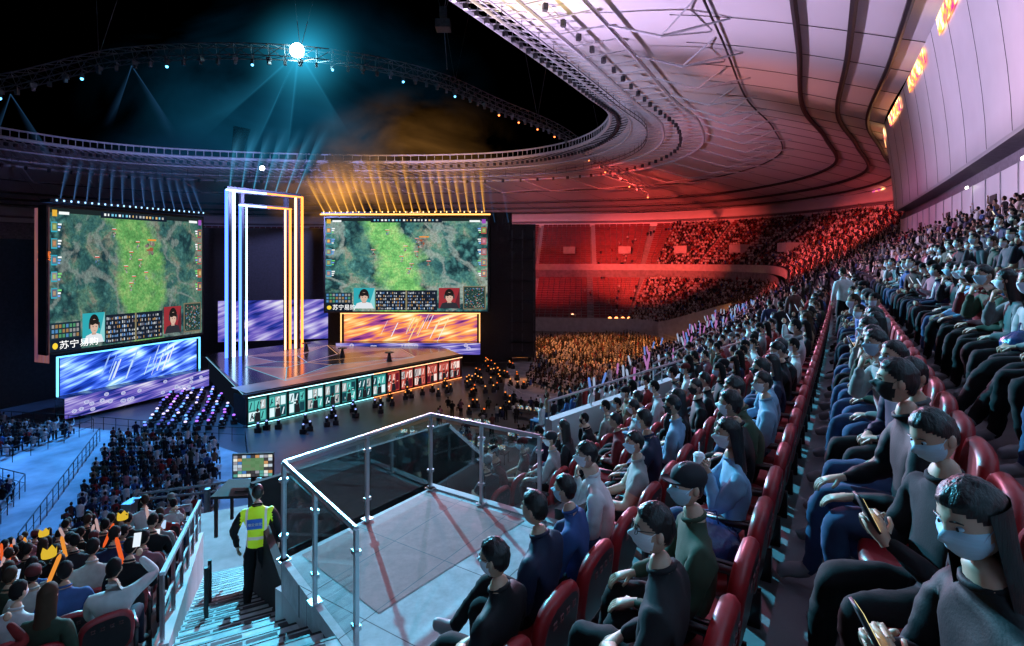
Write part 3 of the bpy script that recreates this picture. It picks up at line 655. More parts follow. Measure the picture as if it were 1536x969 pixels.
def screen(name,O,ex,Wd,H,n,seed,gx,orange):
    par=empty(name); P=Pan(O,ex,Wd,H,n); rot=math.atan2(ex.y,ex.x)
    quad_obj('game_picture',P.p(0,0),P.p(1,0),P.p(1,1),P.p(0,1),gamemat(name+'_picture',seed,gx,1.25 if orange else .85),par)
    fb=MB(); fb.box(P.p(.5,.5,-.75),(Wd+.5,1.4,H+.5),rot); fb.box(P.p(.5,1.045,0),(Wd+.7,1.6,.3),rot); fb.obj('cabinet',M_black,par)
    mb=MB(); R=P.rect; l=.03
    wt=(.95,1,1); dk=(.008,.014,.028)
    R(mb,0,.965,1,1,l,(.012,.02,.022)); R(mb,.28,.95,.72,.995,l*2,dk)
    for i in range(18):
        x=.30+i*.0225; R(mb,x,.966,x+random.uniform(.006,.014),.984,l*3,random.choice([wt,(.8,.5,.2),(.2,.6,.8),(.5,.5,.5)]))
    R(mb,.01,.94,.035,.985,l*3,(.8,.45,.05)); R(mb,.045,.955,.10,.975,l*3,wt); R(mb,.965,.94,.99,.985,l*3,(.35,.08,.5)); R(mb,.89,.955,.955,.975,l*3,wt)
    for sd in(0,1):
        for i in range(5):
            b=.84-i*.115; f=(lambda a0,a1:(a0,a1)) if sd==0 else (lambda a0,a1:(1-a1,1-a0)); tc_=(.03,.40,.55) if sd==0 else (.5,.07,.06)
            a=f(.006,.038); R(mb,a[0],b-.01,a[1],b+.062,l,tc_); a=f(.009,.035); R(mb,a[0],b+.0,a[1],b+.055,l*2,(random.uniform(.05,.4),random.uniform(.08,.3),random.uniform(.08,.35)))
            a=f(.014,.028); R(mb,a[0],b+.012,a[1],b+.042,l*3,(random.uniform(.3,.9),random.uniform(.2,.6),random.uniform(.1,.4)))
            for k in range(3): a=f(.040,.052 +.004*k); R(mb,a[0],b+k*.02,a[1],b+k*.02+.012,l*2,random.choice([wt,(.2,.7,.2),(.2,.4,.9)]))
    R(mb,0,0,.17,.085,l,dk); R(mb,.0,.085,.165,.20,l,(.012,.03,.045))
    for i in range(8):
        for k in range(3): R(mb,.008+i*.019,.095+k*.034,.021+i*.019,.119+k*.034,l*2,random.choice([(.35,.2,.08),(.08,.25,.5),(.3,.3,.3),(.08,.3,.15)]))
    R(mb,.31,.01,.69,.225,l,(.01,.016,.03))
    for k in range(6):
        y=.022+k*.033
        for i in range(34):
            if random.random()<.75: x=.316+i*.0108; R(mb,x,y,x+random.uniform(.003,.008),y+random.uniform(.012,.022),l*2,random.choice([(.7,.75,.78),(.45,.5,.55),(.15,.32,.65),(.5,.28,.1),(.2,.2,.26)]))
    R(mb,.495,.01,.505,.225,l*3,(.25,.22,.12))
    for c0,bgc in((.175,(.03,.40,.46)),(.70,(.32,.03,.04))):
        R(mb,c0,.03,c0+.13,.25,l,bgc); P.poly(mb,[(c0+.09,.03),(c0+.13,.03),(c0+.13,.25)],l*1.5,(.25,.65,.68) if c0<.5 else (.12,.02,.03)); x=c0+.065
        P.poly(mb,[(x-.06,.03),(x+.06,.03),(x+.045,.085),(x+.015,.10),(x-.015,.10),(x-.045,.085)],l*2,(.75,.8,.85) if c0<.5 else (.03,.03,.04))
        P.poly(mb,[(x-.013,.09),(x+.013,.09),(x+.010,.13),(x-.010,.13)],l*2.5,(.55,.36,.28))
        P.disc(mb,x,.178,.029,.062,l*3,(.015,.012,.012),20); P.disc(mb,x,.152,.0225,.052,l*4,(.68,.46,.36),20); P.poly(mb,[(x-.026,.168),(x-.01,.160),(x+.004,.170),(x+.024,.160),(x+.027,.20),(x-.027,.20)],l*5,(.015,.012,.012))
        for sg in(-1,1): P.disc(mb,x+sg*.009,.150,.003,.004,l*6,(.02,.02,.02),8)
        R(mb,x-.006,.119,x+.006,.122,l*6,(.35,.14,.13)); R(mb,x-.033,.135,x-.026,.18,l*5,(.06,.06,.07)); R(mb,x+.026,.135,x+.033,.18,l*5,(.06,.06,.07))
    R(mb,.85,.02,.99,.27,l,(.20,.17,.11)); R(mb,.856,.03,.984,.26,l*2,(.02,.05,.045))
    for i in range(160): x=random.uniform(.86,.975); y=random.uniform(.035,.245); s_=random.uniform(.002,.006); R(mb,x,y,x+s_,y+s_*1.6,l*2+.001*i,random.choice([(.4,.5,.42),(.1,.25,.2),(.25,.32,.25),(.25,.32,.25),(.6,.1,.1),(.1,.3,.7)]))
    for (x,y) in ((.56,.74),(.50,.66),(.57,.60),(.47,.55),(.62,.50),(.40,.83),(.30,.62),(.54,.47),(.50,.42)):
        x+=random.uniform(-.02,.02)-(.03 if not orange else 0); R(mb,x-.014,y+.035,x+.014,y+.041,l*2,(.85,.08,.05)); R(mb,x-.014,y+.042,x+.009,y+.045,l*3,wt)
        for k in range(9): P.disc(mb,x+random.uniform(-.009,.009),y+random.uniform(-.018,.02),random.uniform(.002,.005),random.uniform(.004,.009),l*2+.002*k,random.choice([(.05,.06,.08),(.3,.1,.08),(.1,.2,.4),(.5,.45,.4),(.3,.35,.3)]),7)
    R(mb,.58,.79,.64,.803,l*4,(.9,.3,.04))
    for k in range(16): P.disc(mb,.60+random.uniform(-.026,.026),.73+random.uniform(-.045,.045),random.uniform(.005,.013),random.uniform(.008,.02),l+.003*k,random.choice([(.22,.18,.16),(.35,.1,.05),(.10,.09,.09),(.4,.36,.3)]),9)
    mb.obj('interface',M_evc,par)
    text_obj('sponsor_caption','苏宁易购',P.p(.045,.02,l*3),ex,Z,H*.062,W1,par)
    ob=MB(); P.disc(ob,.025,.04,.014,.022,l*3,(1,.7,.05)); ob.obj('sponsor_dot',M_evc,par)
    ed=MB()
    if orange:
        R(ed,-.02,1.025,1.02,1.04,.85,(1,.45,.1)); 
        for i in range(28): R(ed,i/28,1.05,i/28+.006,1.065,.86,(1,.7,.3))
    else:
        for i in range(26): R(ed,i/26+.005,1.04,i/26+.014,1.052,.85,(.3,.6,1))
    ed.obj('edge_lamps',evcmat(name+'_edge',3.),par)
    return P
l0=V3((-42.9,49.5,-8.6)); l1=V3((-36.8,63.3,-8.6)); ex=(l1-l0).normalized(); nl=V3((ex.y,-ex.x,0))
PL=screen('giant_led_screen',l0,ex,(l1-l0).length,13.5,nl,1.3,.52,False)
r0=V3((-26.6,76,-7.3)); PR=screen('giant_led_screen.001',r0,V3((1,0,0)),23.1,13.3,V3((0,-1,0)),4.1,.44,True)
sp=empty('screen_side_banner'); sd_=V3((-1,.35,0)).normalized(); a=l0+sd_*2.2; 
quad_obj('banner',a+Z*-1,l0+V3((0,-.05,-1)),l0+V3((0,-.05,13.5)),a+Z*13.5,ledmat('side_led',[(.10,.05,.12),(.22,.08,.12),(.30,.12,.10),(.2,.1,.2)],(1,1,1),.2,.8),sp)
text_obj('banner_text','决赛',a*.75+l0*.25+V3((.0,-.12,8.6)),-sd_,Z,1.0,emat('orange_print',(1,.2,.03),1.2),sp); text_obj('banner_text','S10',a*.7+l0*.3+V3((.0,-.12,6.9)),-sd_,Z,.8,bpy.data.materials['orange_print'],sp)
lw=empty('stage_led_wall')
def lwall(O,ex_,Wd,H,n_,mat,fwd,H2,mat2,orange):
    P=Pan(O,ex_,Wd,H,n_); quad_obj('led_wall',P.p(0,0),P.p(1,0),P.p(1,1),P.p(0,1),mat,lw)
    b=n_*fwd; quad_obj('led_riser',P.p(-.03,0)+b+Z*-H2,P.p(1.03,0)+b+Z*-H2,P.p(1.03,0)+b,P.p(-.03,0)+b,mat2,lw)
    mb=MB(); mb.box(P.p(.5,0,fwd/2)-Z*(H2/2+.02),(Wd*1.06,fwd-.05,H2),math.atan2(ex_.y,ex_.x)); mb.obj('riser_body',M_deck,lw)
    mb=MB()
    cs=[(1,.8,.4),(1,.6,.2),(.9,.9,1)] if orange else [(.6,.8,1),(.9,.9,1),(.3,.5,1)]
    for i in range(18):
        x=random.uniform(.25,.75); w_=random.uniform(.002,.012); h0=random.uniform(0,.5); P.poly(mb,[(x,h0),(x+w_,h0),(x+w_+.05,min(1,h0+.5)),(x+.05,min(1,h0+.5))],.02+i*.002,random.choice(cs))
    for i in range(22):
        x=random.uniform(0,1); y=-random.uniform(.15,.85)*H2/H
        for k,rr in enumerate((.022,.017,.012,.007)): P.disc(mb,x,y,rr*.7,rr*Wd/H*.6,fwd+.02+k*.01+i*.001,((.8,.8,1),(.08,.12,.5) if not orange else (.3,.1,.4),(.8,.8,1),(.08,.12,.5))[k],14)
    mb.obj('led_graphics',M_evc,lw)
    fr=MB()
    for a_ in (-.02,1.02): fr.box(P.p(a_,.5,.15),(.14,.14,H),math.atan2(ex_.y,ex_.x))
    fr.box(P.p(.5,1.02,.15),(Wd*1.05,.14,.12),math.atan2(ex_.y,ex_.x)); fr.obj('frame_glow',emat('fg',(1,.45,.15) if orange else (.15,.6,1),2.4),lw)
lwall(l0+V3((0,0,-4.2))+ex*.8,ex,13.6,3.6,nl,LB,1.6,1.9,LP,False)
lwall(V3((-24,76.2,-11.6)),V3((1,0,0)),19,3.9,V3((0,-1,0)),LO_,1.8,1.6,LP,True)
quad_obj('back_led',(-43,78,-12),(-27,82,-12),(-27,82,-6),(-43,78,-6),LP,lw)
bd=empty('black_backdrop'); mb=MB(); mb.box((-37,84,-5),(26,.4,20),.1); mb.box((-13.5,79.5,-4),(27,2.5,22)); mb.box((0.2,80,-4.5),(6.5,4,19.5)); mb.box((-46,56,-6),(.6,16,16),-.35); mb.obj('drape',M_dark,bd)
mb=MB()
for x in (0,1.5,3.2):
    for z in range(-12,5,3): mb.box((x,77.7,z),(.12,.12,2.6)); mb.box((1.5,77.6,z),(3.6,.1,.1))
mb.obj('scaffold',M_truss,bd)
po=empty('portal_arch')
Lp=V3((-34.9,66,-12));Rp=V3((-29.6,73,-12)); pe=(Rp-Lp).normalized(); pn=V3((pe.y,-pe.x,0)); PWd=(Rp-Lp).length; rot=math.atan2(pe.y,pe.x)
mb=MB(); H=20.6
for x,w_ in ((-.02,.9),(.16,.7),(.84,.7),(1.02,.9)):
    mb.box(Lp+pe*PWd*x+Z*H/2,(w_*.55,.7,H),rot)
mb.box(Lp+pe*PWd*.5+Z*(H+.1),(PWd*1.12,.8,.7),rot); mb.box(Lp+pe*PWd*.5+Z*(H-1.7),(PWd*.74,.6,.5),rot); mb.obj('posts',M_black,po)
mB=emat('tube_blue',(.06,.16,1),4.5); mC=emat('tube_white',(.4,.65,1),5); mO=emat('tube_orange',(1,.22,.04),4); mO2=emat('tube_peach',(1,.42,.22),4.5)
mb=MB()
def post(x,wd,m,dz=0,h=H): mb.box(Lp+pe*PWd*x+pn*.42+Z*(h/2),(wd,.12,h),rot,m)
post(-.07,.34,0);post(.03,.34,1);post(.12,.30,0,h=H-1.8);post(.21,.16,1,h=H-1.8)
post(.80,.20,3,h=H-1.8);post(.88,.28,2,h=H-1.8);post(.97,.30,3);post(1.08,.32,2)
for f,h,a,b in ((0,H,-.08,.5),(0,H-1.75,.1,.5)): mb.box(Lp+pe*PWd*(a+b)/2+pn*.46+Z*h,(PWd*(b-a),.12,.2),rot,1)
for f,h,a,b in ((0,H,.5,1.09),(0,H-1.75,.5,.9)): mb.box(Lp+pe*PWd*(a+b)/2+pn*.46+Z*h,(PWd*(b-a),.12,.2),rot,2)
mb.obj('led_tubes',[mB,mC,mO,mO2],po)
# ------------------------------------------------------------------ floor light arrays
def fixtures(name,pts,cols,r=.09):
    par=empty(name); mb=MB(); me_=MB()
    for p,c in zip(pts,cols):
        mb.box(p+Z*.2,(.5,.45,.4),random.random()); mb.tube([p+Z*.4,p+Z*.75],.16,6); me_.ell(p+Z*.80,(r,r,r*.8),6,4,col=c)
    mb.obj('bodies',M_black,par); me_.obj('lenses',M_evc2,par)
pts=[];cs=[]
for i in range(13):
    for j in range(13):
        p=V3((-37.2,58.5,-15))+V3((.40,-.92,0))*i*1.15+V3((.80,.25,0))*j*1.2+V3((random.uniform(-.15,.15),random.uniform(-.1,.1),0))
        if (p-A).dot(V3((1,-.76,0)))>-1 or p.x>-22: continue
        dd=(p.x-A.x)*(Dp.y-A.y)-(p.y-A.y)*(Dp.x-A.x)
        if dd>-6: continue
        pts.append(p); cs.append(random.choice([(.15,.2,1),(.4,.15,1),(.15,.4,1),(.7,.6,1),(.05,.06,.3)]))
fixtures('floor_spotlights',pts,cs,.14)
pts=[];cs=[]
for i in range(46):
    x=random.uniform(-5,1.5); y=random.uniform(50,78); pts.append(V3((x,y,-15))); cs.append(random.choice([(1,.25,.03),(1,.4,.1),(1,.15,.02)]))
for i in range(34):
    t=i/33; p=A.lerp(Bp,t)+nb_*random.uniform(1.5,6)+Z*-15; pts.append(p); cs.append((.3,.4,1) if t<.45 else (1,.35,.06))
fixtures('floor_spotlights.001',pts,cs)
bl=empty('audience_blinder_lights'); mb=MB(); me_=MB()
for i in range(9):
    x=20.5+i*1.35; mb.box((x,112,-12.2),(1.1,.4,.7)); mb.tube([(x,112,-15),(x,112,-12.4)],.05,4); me_.ell((x,111.7,-12.2),(.4,.2,.3),8,6,col=(1,.28,.08))
for (x,y) in ((13,115),(-4,90),(-3.5,84)): mb.tube([(x,y,-15),(x,y,-12.2)],.06,4); me_.ell((x,y-.3,-12),(.45,.3,.45),8,6,col=(1,.5,.25)); mb.box((x,y+.2,-12),(1,.4,1))
mb.obj('stands',M_black,bl); me_.obj('lamps',M_evc3,bl)
# ------------------------------------------------------------------ crowd
FT=[far_person(),far_person(False,True),far_person(True),far_person(True,True)]
def crowd(name,P,rot,kinds,light=0.,tmpl=FT,mat=M_vc):
    P=np.array(P); rot=np.array(rot); kinds=np.array(kinds); B=[]
    for k,t in enumerate(tmpl):
        q=kinds==k; n=int(q.sum())
        if n: B.append((t,rot[q],P[q],rng.uniform(.92,1.06,n),palette(n,light)))
    return np_mesh(name,B,mat)
P=[];R=[];Kd=[]
def fill(vf,zf,n,s0,s1,dens):
    for i in range(n):
        for s in np.arange(s0,s1,.58):
            if (s%14)<1.4: continue
            if random.random()>dens(s): continue
            s_=s+random.uniform(-.08,.08); p=PW(s_,vf(s_,(i+.75)/n),zf(s_,i/n)); P.append(tuple(p)); R.append(HD(s_)+random.uniform(-.2,.3)); Kd.append(random.choices([0,1,2,3],[.8,.1,.07,.03])[0])
fill(up_v,up_z,NR,76,172,lambda s:.92 if s<152 else .03)
fill(lo_v,lo_z,18,95,172,lambda s:.93 if s<155 else .06)
crowd('distant_crowd',P,R,Kd,.30)
P=[];R=[];Kd=[]
fill(lo_v,lo_z,6,20,95,lambda s:.92)
crowd('lower_tier_crowd',P,R,Kd,.2)
P=[];R=[];Kd=[]
for k in range(-3,9):
    for s in np.arange(26,75,.56):
        if (s%12)<1.2 or random.random()>.93: continue
        P.append(tuple(PW(s,-1.5+k,zt(k)))); R.append(HD(s)+random.uniform(-.1,.5)); Kd.append(random.choices([0,1,2,3],[.75,.1,.1,.05] if k<7 else [.3,.1,.5,.1])[0])
crowd('upper_tier_crowd',P,R,Kd,.08)
def inpoly(x,y,pl):
    c=False;n=len(pl)
    for i in range(n):
        x1,y1=pl[i];x2,y2=pl[(i+1)%n]
        if (y1>y)!=(y2>y) and x<(x2-x1)*(y-y1)/(y2-y1)+x1: c=not c
    return c
def polycrowd(name,pl,rowd,face,dens=.95,light=.2,sp=.62,row=1.0):
    P=[];R=[];Kd=[];xs=[p[0] for p in pl];ys=[p[1] for p in pl]; c=V3((sum(xs)/len(xs),sum(ys)/len(ys),0)); d=V3(rowd+(0,)).normalized(); n=V3((-d.y,d.x,0))
    for i in range(-60,61):
        for j in range(-110,111):
            p=c+n*i*row+d*j*sp
            if inpoly(p.x,p.y,pl) and random.random()<dens:
                P.append((p.x+random.uniform(-.07,.07),p.y+random.uniform(-.05,.05),-15)); R.append(face+random.uniform(-.25,.25)); Kd.append(random.choices([0,1,2,3],[.84,.08,.05,.03])[0])
    crowd(name,P,R,Kd,light)
polycrowd('floor_audience',[(2,62),(9,57),(17,60),(18,72),(3,76)],(.6,-.8),math.radians(65),light=.35)
polycrowd('floor_audience.001',[(3,78),(18,74),(25,76),(28,90),(24,104),(4,100)],(.7,-.7),math.radians(75),light=.35)
polycrowd('floor_audience.002',[(-47,47),(-37,46),(-38,40),(-47,38)],(1,.1),math.radians(10),light=.2)
polycrowd('floor_audience.003',[(-33,44),(-24,43),(-17,30),(-24,28)],(1,.1),math.radians(5),light=.2)
polycrowd('floor_audience.004',[(-42,38),(-32,34),(-27,26),(-42,25)],(1,.1),math.radians(5),light=.2)
polycrowd('floor_audience.005',[(-58,50),(-62,40),(-50,38),(-49.5,47)],(1,.2),math.radians(-5),light=.2)
def fence(name,pts,h=1.15,mat=M_black,sp=1.2,base=-15):
    mb=MB(); pts=[V3(p) for p in pts]
    mb.tube([p+Z*h for p in pts],.035,4); mb.tube([p+Z*h*.5 for p in pts],.02,4)
    for i in range(len(pts)-1):
        n=max(int((pts[i+1]-pts[i]).length/sp),1)
        for k in range(n+1): p=pts[i].lerp(pts[i+1],k/n); mb.tube([p,p+Z*h],.025,4)
    mb.obj(name,mat)
fence('crowd_barrier',[(-.5,60,-15),(1,55.5,-15),(9,53.5,-15),(18,57,-15),(25,70,-15),(30,90,-15),(27,106,-15)],mat=M_white)
fence('crowd_barrier',[(-47,49,-15),(-36,47,-15),(-28,45,-15),(-22,44,-15),(-15,31,-15)])
fence('crowd_barrier',[(-34,44,-15),(-25,27,-15)],mat=M_black); fence('crowd_barrier',[(-48,37,-15),(-37,39.5,-15),(-36.5,46.5,-15)],mat=M_black); fence('crowd_barrier',[(-43,39,-15),(-31.5,34.5,-15),(-26.5,26,-15)],mat=M_black)
def desk(x,y,rot,n,base=-15,name='production_desk',sc_=1.):
    par=empty(name); mb=MB(); me_=MB(); c,s=math.cos(rot),math.sin(rot); X=V3((c,s,0)); Y=V3((-s,c,0)); o=V3((x,y,base))
    mb.box(o+Z*.75,(n*.9*sc_,.8,.05),rot)
    for a in(-1,1):
        for b in(-1,1): mb.box(o+X*a*(n*.45*sc_-.08)+Y*b*.35+Z*.37,(.05,.05,.74),rot)
    for i in range(n):
        q=o+X*((i-(n-1)/2)*.85)+Y*.15; mb.box(q+Z*(.89+.19*sc_),(.62*sc_,.05,.38*sc_),rot); mb.box(q+Z*.83,(.08,.05,.14),rot); mb.box(q+Z*.78-Y*.3,(.4,.15,.02),rot)
        nu,nv=(6,4) if sc_==1 else (9,7); pw=.588*sc_/nu; ph=.34*sc_/nv
        for u in range(nu):
            for w_ in range(nv):
                a=q-Y*.03+X*((u-(nu-1)/2)*pw)+Z*(.89+.19*sc_+(w_-(nv-1)/2)*ph); big=sc_>1 and u in(2,3,4,5,6) and w_ in (2,3,4,5); e_=.5 if big else .46
                me_.quad(a-X*pw*e_-Z*ph*e_,a+X*pw*e_-Z*ph*e_,a+X*pw*e_+Z*ph*e_,a-X*pw*e_+Z*ph*e_,col=random.choice([(.10,.22,.10),(.12,.25,.12),(.14,.22,.12)]) if big else random.choice([(.5,.6,.7),(.1,.35,.3),(.6,.3,.12),(.06,.2,.5),(.8,.8,.7),(.05,.05,.06),(.05,.05,.06),(.3,.3,.35)]))
    mb.obj('table',M_dark,par); me_.obj('monitors',M_evc,par)
for x,y,r_,n_ in ((4,46,-.5,4),(7.5,48,-.4,4),(1,42,-.5,4),(-2,40,-.4,4),(-5,43,-.3,3),(1.5,50,-.5,3),(5,41,-.6,3),(9,44,-.4,3),(-3,46,-.3,3),(-6,39,-.3,3),(-4,35,-.4,4),(-8,43,-.3,3)): desk(x,y,r_,n_)
P=[];R=[];Kd=[]
for i in range(80): P.append((random.uniform(-9,11),random.uniform(34,54),-15)); R.append(random.uniform(-.6,.6)); Kd.append(random.choice([0,2,2]))
crowd('production_crew',P,R,Kd)
# ------------------------------------------------------------------ lower-left stand
lst=empty('lower_stand'); nrow=18
def lz(v): return -4.3+(v+6)*.335
def umax(v): return min(3-.57*(v+6.7)-.12, 6.3-.19*(abs(v)-12.5))
mb=MB()
for i in range(nrow):
    v=-6.4-i*.9; u=umax(v); a,b=PW(-22,v+.45,lz(v)),PW(u,v+.45,lz(v)); c,d=PW(u,v-.45,lz(v)),PW(-22,v-.45,lz(v)); mb.quad(a,b,c,d); mb.quad(d,c,c-Z*.31,d-Z*.31)
fr_=[(umax(v_)+.05,v_) for v_ in np.arange(-12.3,-22.6,-1.)]
for (ua,va),(ub,vb) in zip(fr_[:-1],fr_[1:]): mb.quad(PW(ua,va,-15),PW(ub,vb,-15),PW(ub,vb,lz(vb)+.35),PW(ua,va,lz(va)+.35))
mb.quad(PW(-22,-22.3,-10.5),PW(4.5,-22.3,-10.5),PW(4.5,-22.3,-15),PW(-22,-22.3,-15))
mb.obj('rows',M_conc,lst)
fence('lower_stand_rail',[PW(ua+.05,va,lz(va)+.3) for ua,va in fr_],h=.7,mat=M_steel,sp=1.2)
# ------------------------------------------------------------------ landing, stairs, glass rail
ld=empty('landing_platform'); 
def tilemat(name,c1,c2):
    m,nt,o=nodes(name); b=nt.nodes.new('ShaderNodeBsdfPrincipled'); nt.links.new(b.outputs[0],o.inputs[0]); b.inputs['Roughness'].default_value=.75
    tc=nt.nodes.new('ShaderNodeTexCoord'); mp=nt.nodes.new('ShaderNodeMapping'); mp.inputs['Rotation'].default_value[2]=-HD(0); nt.links.new(tc.outputs['Object'],mp.inputs[0])
    bk=nt.nodes.new('ShaderNodeTexBrick'); bk.inputs['Scale'].default_value=1.; bk.inputs['Mortar Size'].default_value=.006; bk.inputs['Brick Width'].default_value=1.2; bk.inputs['Row Height'].default_value=.8; bk.offset=0; bk.inputs['Color1'].default_value=c1+(1,); bk.inputs['Color2'].default_value=c2+(1,); bk.inputs['Mortar'].default_value=(.10,.10,.11,1)
    nt.links.new(mp.outputs[0],bk.inputs['Vector']); n=nt.nodes.new('ShaderNodeTexNoise'); n.inputs['Scale'].default_value=6; n.inputs['Detail'].default_value=10; n.inputs['Roughness'].default_value=.7; nt.links.new(tc.outputs['Object'],n.inputs[0])
    r=nt.nodes.new('ShaderNodeValToRGB'); r.color_ramp.elements[0].position=.3; r.color_ramp.elements[0].color=(.6,.6,.6,1); r.color_ramp.elements[1].position=.65; nt.links.new(n.outputs[0],r.inputs[0])
    mx=nt.nodes.new('ShaderNodeMix'); mx.data_type='RGBA'; mx.blend_type='MULTIPLY'; mx.inputs[0].default_value=.9; nt.links.new(bk.outputs[0],mx.inputs[6]); nt.links.new(r.outputs[0],mx.inputs[7]); nt.links.new(mx.outputs[2],b.inputs['Base Color']); return m
M_tile=tilemat('landing_tiles',(.52,.56,.58),(.48,.52,.54)); M_tile2=tilemat('landing_unlit_mauve',(.42,.20,.19),(.38,.19,.18))  # second tone paints the landing floor outside the cyan key light
zl=-3.5
pl=[PW(3.8,-5.6,zl),PW(3.2,-3.7,zl),PW(1.2,-3.6,zl),PW(1.2,-2.3,zl),PW(6.25,-2.3,zl),PW(6.25,-5.45,zl)]
me=bpy.data.meshes.new('landing_floor'); n=len(pl); me.from_pydata(pl+[p-Z*.35 for p in pl],[],[tuple(range(n)),tuple(range(2*n-1,n-1,-1))]+[(i,i+n,(i+1)%n+n,(i+1)%n) for i in range(n)]); me.materials.append(M_tile); link(bpy.data.objects.new('landing_floor',me),ld)
mb=MB(); mb.quad(PW(4.0,-5.5,zl+.006),PW(3.75,-3.95,zl+.006),PW(6.15,-3.7,zl+.006),PW(6.15,-5.4,zl+.006)); mb.obj('unlit_mauve_patch',M_tile2,ld)  # overlay where the cyan light ends, the difference painted as a mauve tone
mb=MB()
def wallseg(a,b,z0,z1,t=.14):
    c=(a+b)/2; c.z=(z0+z1)/2; d=b-a; mb.box(c,(math.hypot(d.x,d.y),t,z1-z0),math.atan2(d.y,d.x))
wallseg(PW(3.86,-5.55),PW(3.25,-3.6),-7,zl-.36); wallseg(PW(6.2,-5.5),PW(3.8,-5.65),-9,zl-.36)
wallseg(PW(3.2,-3.6),PW(1.2,-3.55),-6,zl-.36)
mb.obj('support_walls',M_concw,ld)
gm,nt,o=nodes('railing_glass'); t_=nt.nodes.new('ShaderNodeBsdfTransparent'); t_.inputs[0].default_value=(.82,.91,.91,1); g=nt.nodes.new('ShaderNodeBsdfGlossy'); g.inputs['Roughness'].default_value=.03; g.inputs[0].default_value=(.8,.9,.9,1); mi=nt.nodes.new('ShaderNodeMixShader'); mi.inputs[0].default_value=.10; nt.links.new(t_.outputs[0],mi.inputs[1]); nt.links.new(g.outputs[0],mi.inputs[2]); nt.links.new(mi.outputs[0],o.inputs[0])
def glassrail(name,a,b,n,h=1.15):
    par=empty(name); mb=MB(); gb=MB(); d=b-a; rot=math.atan2(d.y,d.x)
    mb.tube([a+Z*h,b+Z*h],.028,8)
    for k in range(n+1):
        p=a.lerp(b,k/n); mb.box(p+Z*h/2,(.05,.035,h),rot); mb.box(p+Z*.03,(.12,.12,.02),rot); mb.box(p+Z*.3,(.09,.06,.04),rot); mb.box(p+Z*(h-.2),(.09,.06,.04),rot)
    for k in range(n):
        p=a.lerp(b,(k+.5)/n); gb.box(p+Z*(h*.5+.02),((b-a).length/n-.1,.012,h-.2),rot)
    mb.obj('posts_rail',M_steel,par); gb.obj('glass',gm,par)
glassrail('glass_railing',PW(3.8,-5.55,zl),PW(3.2,-3.65,zl),2); glassrail('glass_railing.001',PW(6.2,-5.4,zl),PW(6.2,-3.5,zl),2); glassrail('glass_railing.002',PW(3.8,-5.55,zl),PW(6.2,-5.4,zl),2)
Ed=V3((-.463,.887,0)).normalized(); Fd=V3((.887,.463,0)).normalized(); R0=PW(3,-6.7); srot=math.atan2(Fd.y,Fd.x); wv=V3((.842,-.539,0))
m,nt,o=nodes('stair_finish'); b=nt.nodes.new('ShaderNodeBsdfPrincipled'); nt.links.new(b.outputs[0],o.inputs[0]); b.inputs['Roughness'].default_value=.6
tc=nt.nodes.new('ShaderNodeTexCoord'); mp=nt.nodes.new('ShaderNodeMapping'); mp.inputs['Rotation'].default_value[2]=-srot; nt.links.new(tc.outputs['Object'],mp.inputs[0])
n=nt.nodes.new('ShaderNodeTexNoise'); n.inputs['Scale'].default_value=5; n.inputs['Detail'].default_value=6; nt.links.new(mp.outputs[0],n.inputs[0]); r=nt.nodes.new('ShaderNodeValToRGB'); r.color_ramp.elements[0].position=.35; r.color_ramp.elements[0].color=(.28,.29,.31,1); r.color_ramp.elements[1].position=.6; r.color_ramp.elements[1].color=(.55,.57,.59,1); nt.links.new(n.outputs[0],r.inputs[0]); nt.links.new(r.outputs[0],b.inputs['Base Color']); M_st=m
M_mat=pmat('rubber_mat',(.09,.07,.08),.8,var=.3,scale=20)
def stz_(p): return -4.45-(abs(p.dot(wv))-6)*.48
stz=empty('stair_flight'); mb=MB(); mb2=MB(); mb3=MB()
for i in range(26):
    c=R0+Ed*(-2.3+i*.36)+Fd*1.35; z=stz_(c); mb.box(V3((c.x,c.y,z-.2)),(2.4,.36,.4),srot)
    q=c+Ed*.16; mb2.box(V3((q.x,q.y,z+.002)),(2.38,.03,.006),srot)
    for k in range(7):
        if random.random()<.42: q=c+Fd*(-1.0+k*.33)-Ed*.02; mb3.box(V3((q.x,q.y,z+.004)),(.30,.26,.006),srot)
mb.obj('steps',M_st,stz); mb2.obj('nosings',M_black,stz); mb3.obj('anti_slip_mats',M_mat,stz)
c=R0+Ed*9.3+Fd*1.5; mb=MB(); mb.box(V3((c.x,c.y,stz_(R0+Ed*6.4)-.35)),(4,4,.3),srot); mb.obj('lower_landing',M_conc,stz)
def rl(t,o=0): p=R0+Ed*t; p.z=lz(p.dot(wv))+o; return p
mb=MB(); a=rl(-.6); b_=rl(6.7)
for off in (0,.14): mb.add([a+Fd*off-Z*2.2,b_+Fd*off-Z*3.2,b_+Fd*off+Z*.30,a+Fd*off+Z*.30],[(0,1,2,3)])
mb.quad(a+Z*.3,b_+Z*.3,b_+Fd*.14+Z*.3,a+Fd*.14+Z*.3); mb.quad(a+Z*.3,a+Fd*.14+Z*.3,a+Fd*.14-Z*2.2,a-Z*2.2); mb.obj('stringer_wall',M_concw,stz)
fence('stair_handrail',[rl(-.5,.3)+Fd*.07,rl(6.7,.3)+Fd*.07],h=.72,mat=M_steel,sp=1.1)
qb=empty('belt_barrier'); mb=MB(); g0=R0+Ed*1.0+Fd*.42; g0.z=stz_(g0); g1=g0+Ed*1.2; g1.z=stz_(g1)
for g_ in(g0,g1): mb.tube([g_,g_+Z*.05],[.17,.15],16); mb.tube([g_,g_+Z*.95],.028,8)
mb.add([g0+Z*.84,g1+Z*.84,g1+Z*.90,g0+Z*.90],[(0,1,2,3)]); mb.obj('post',M_black,qb)
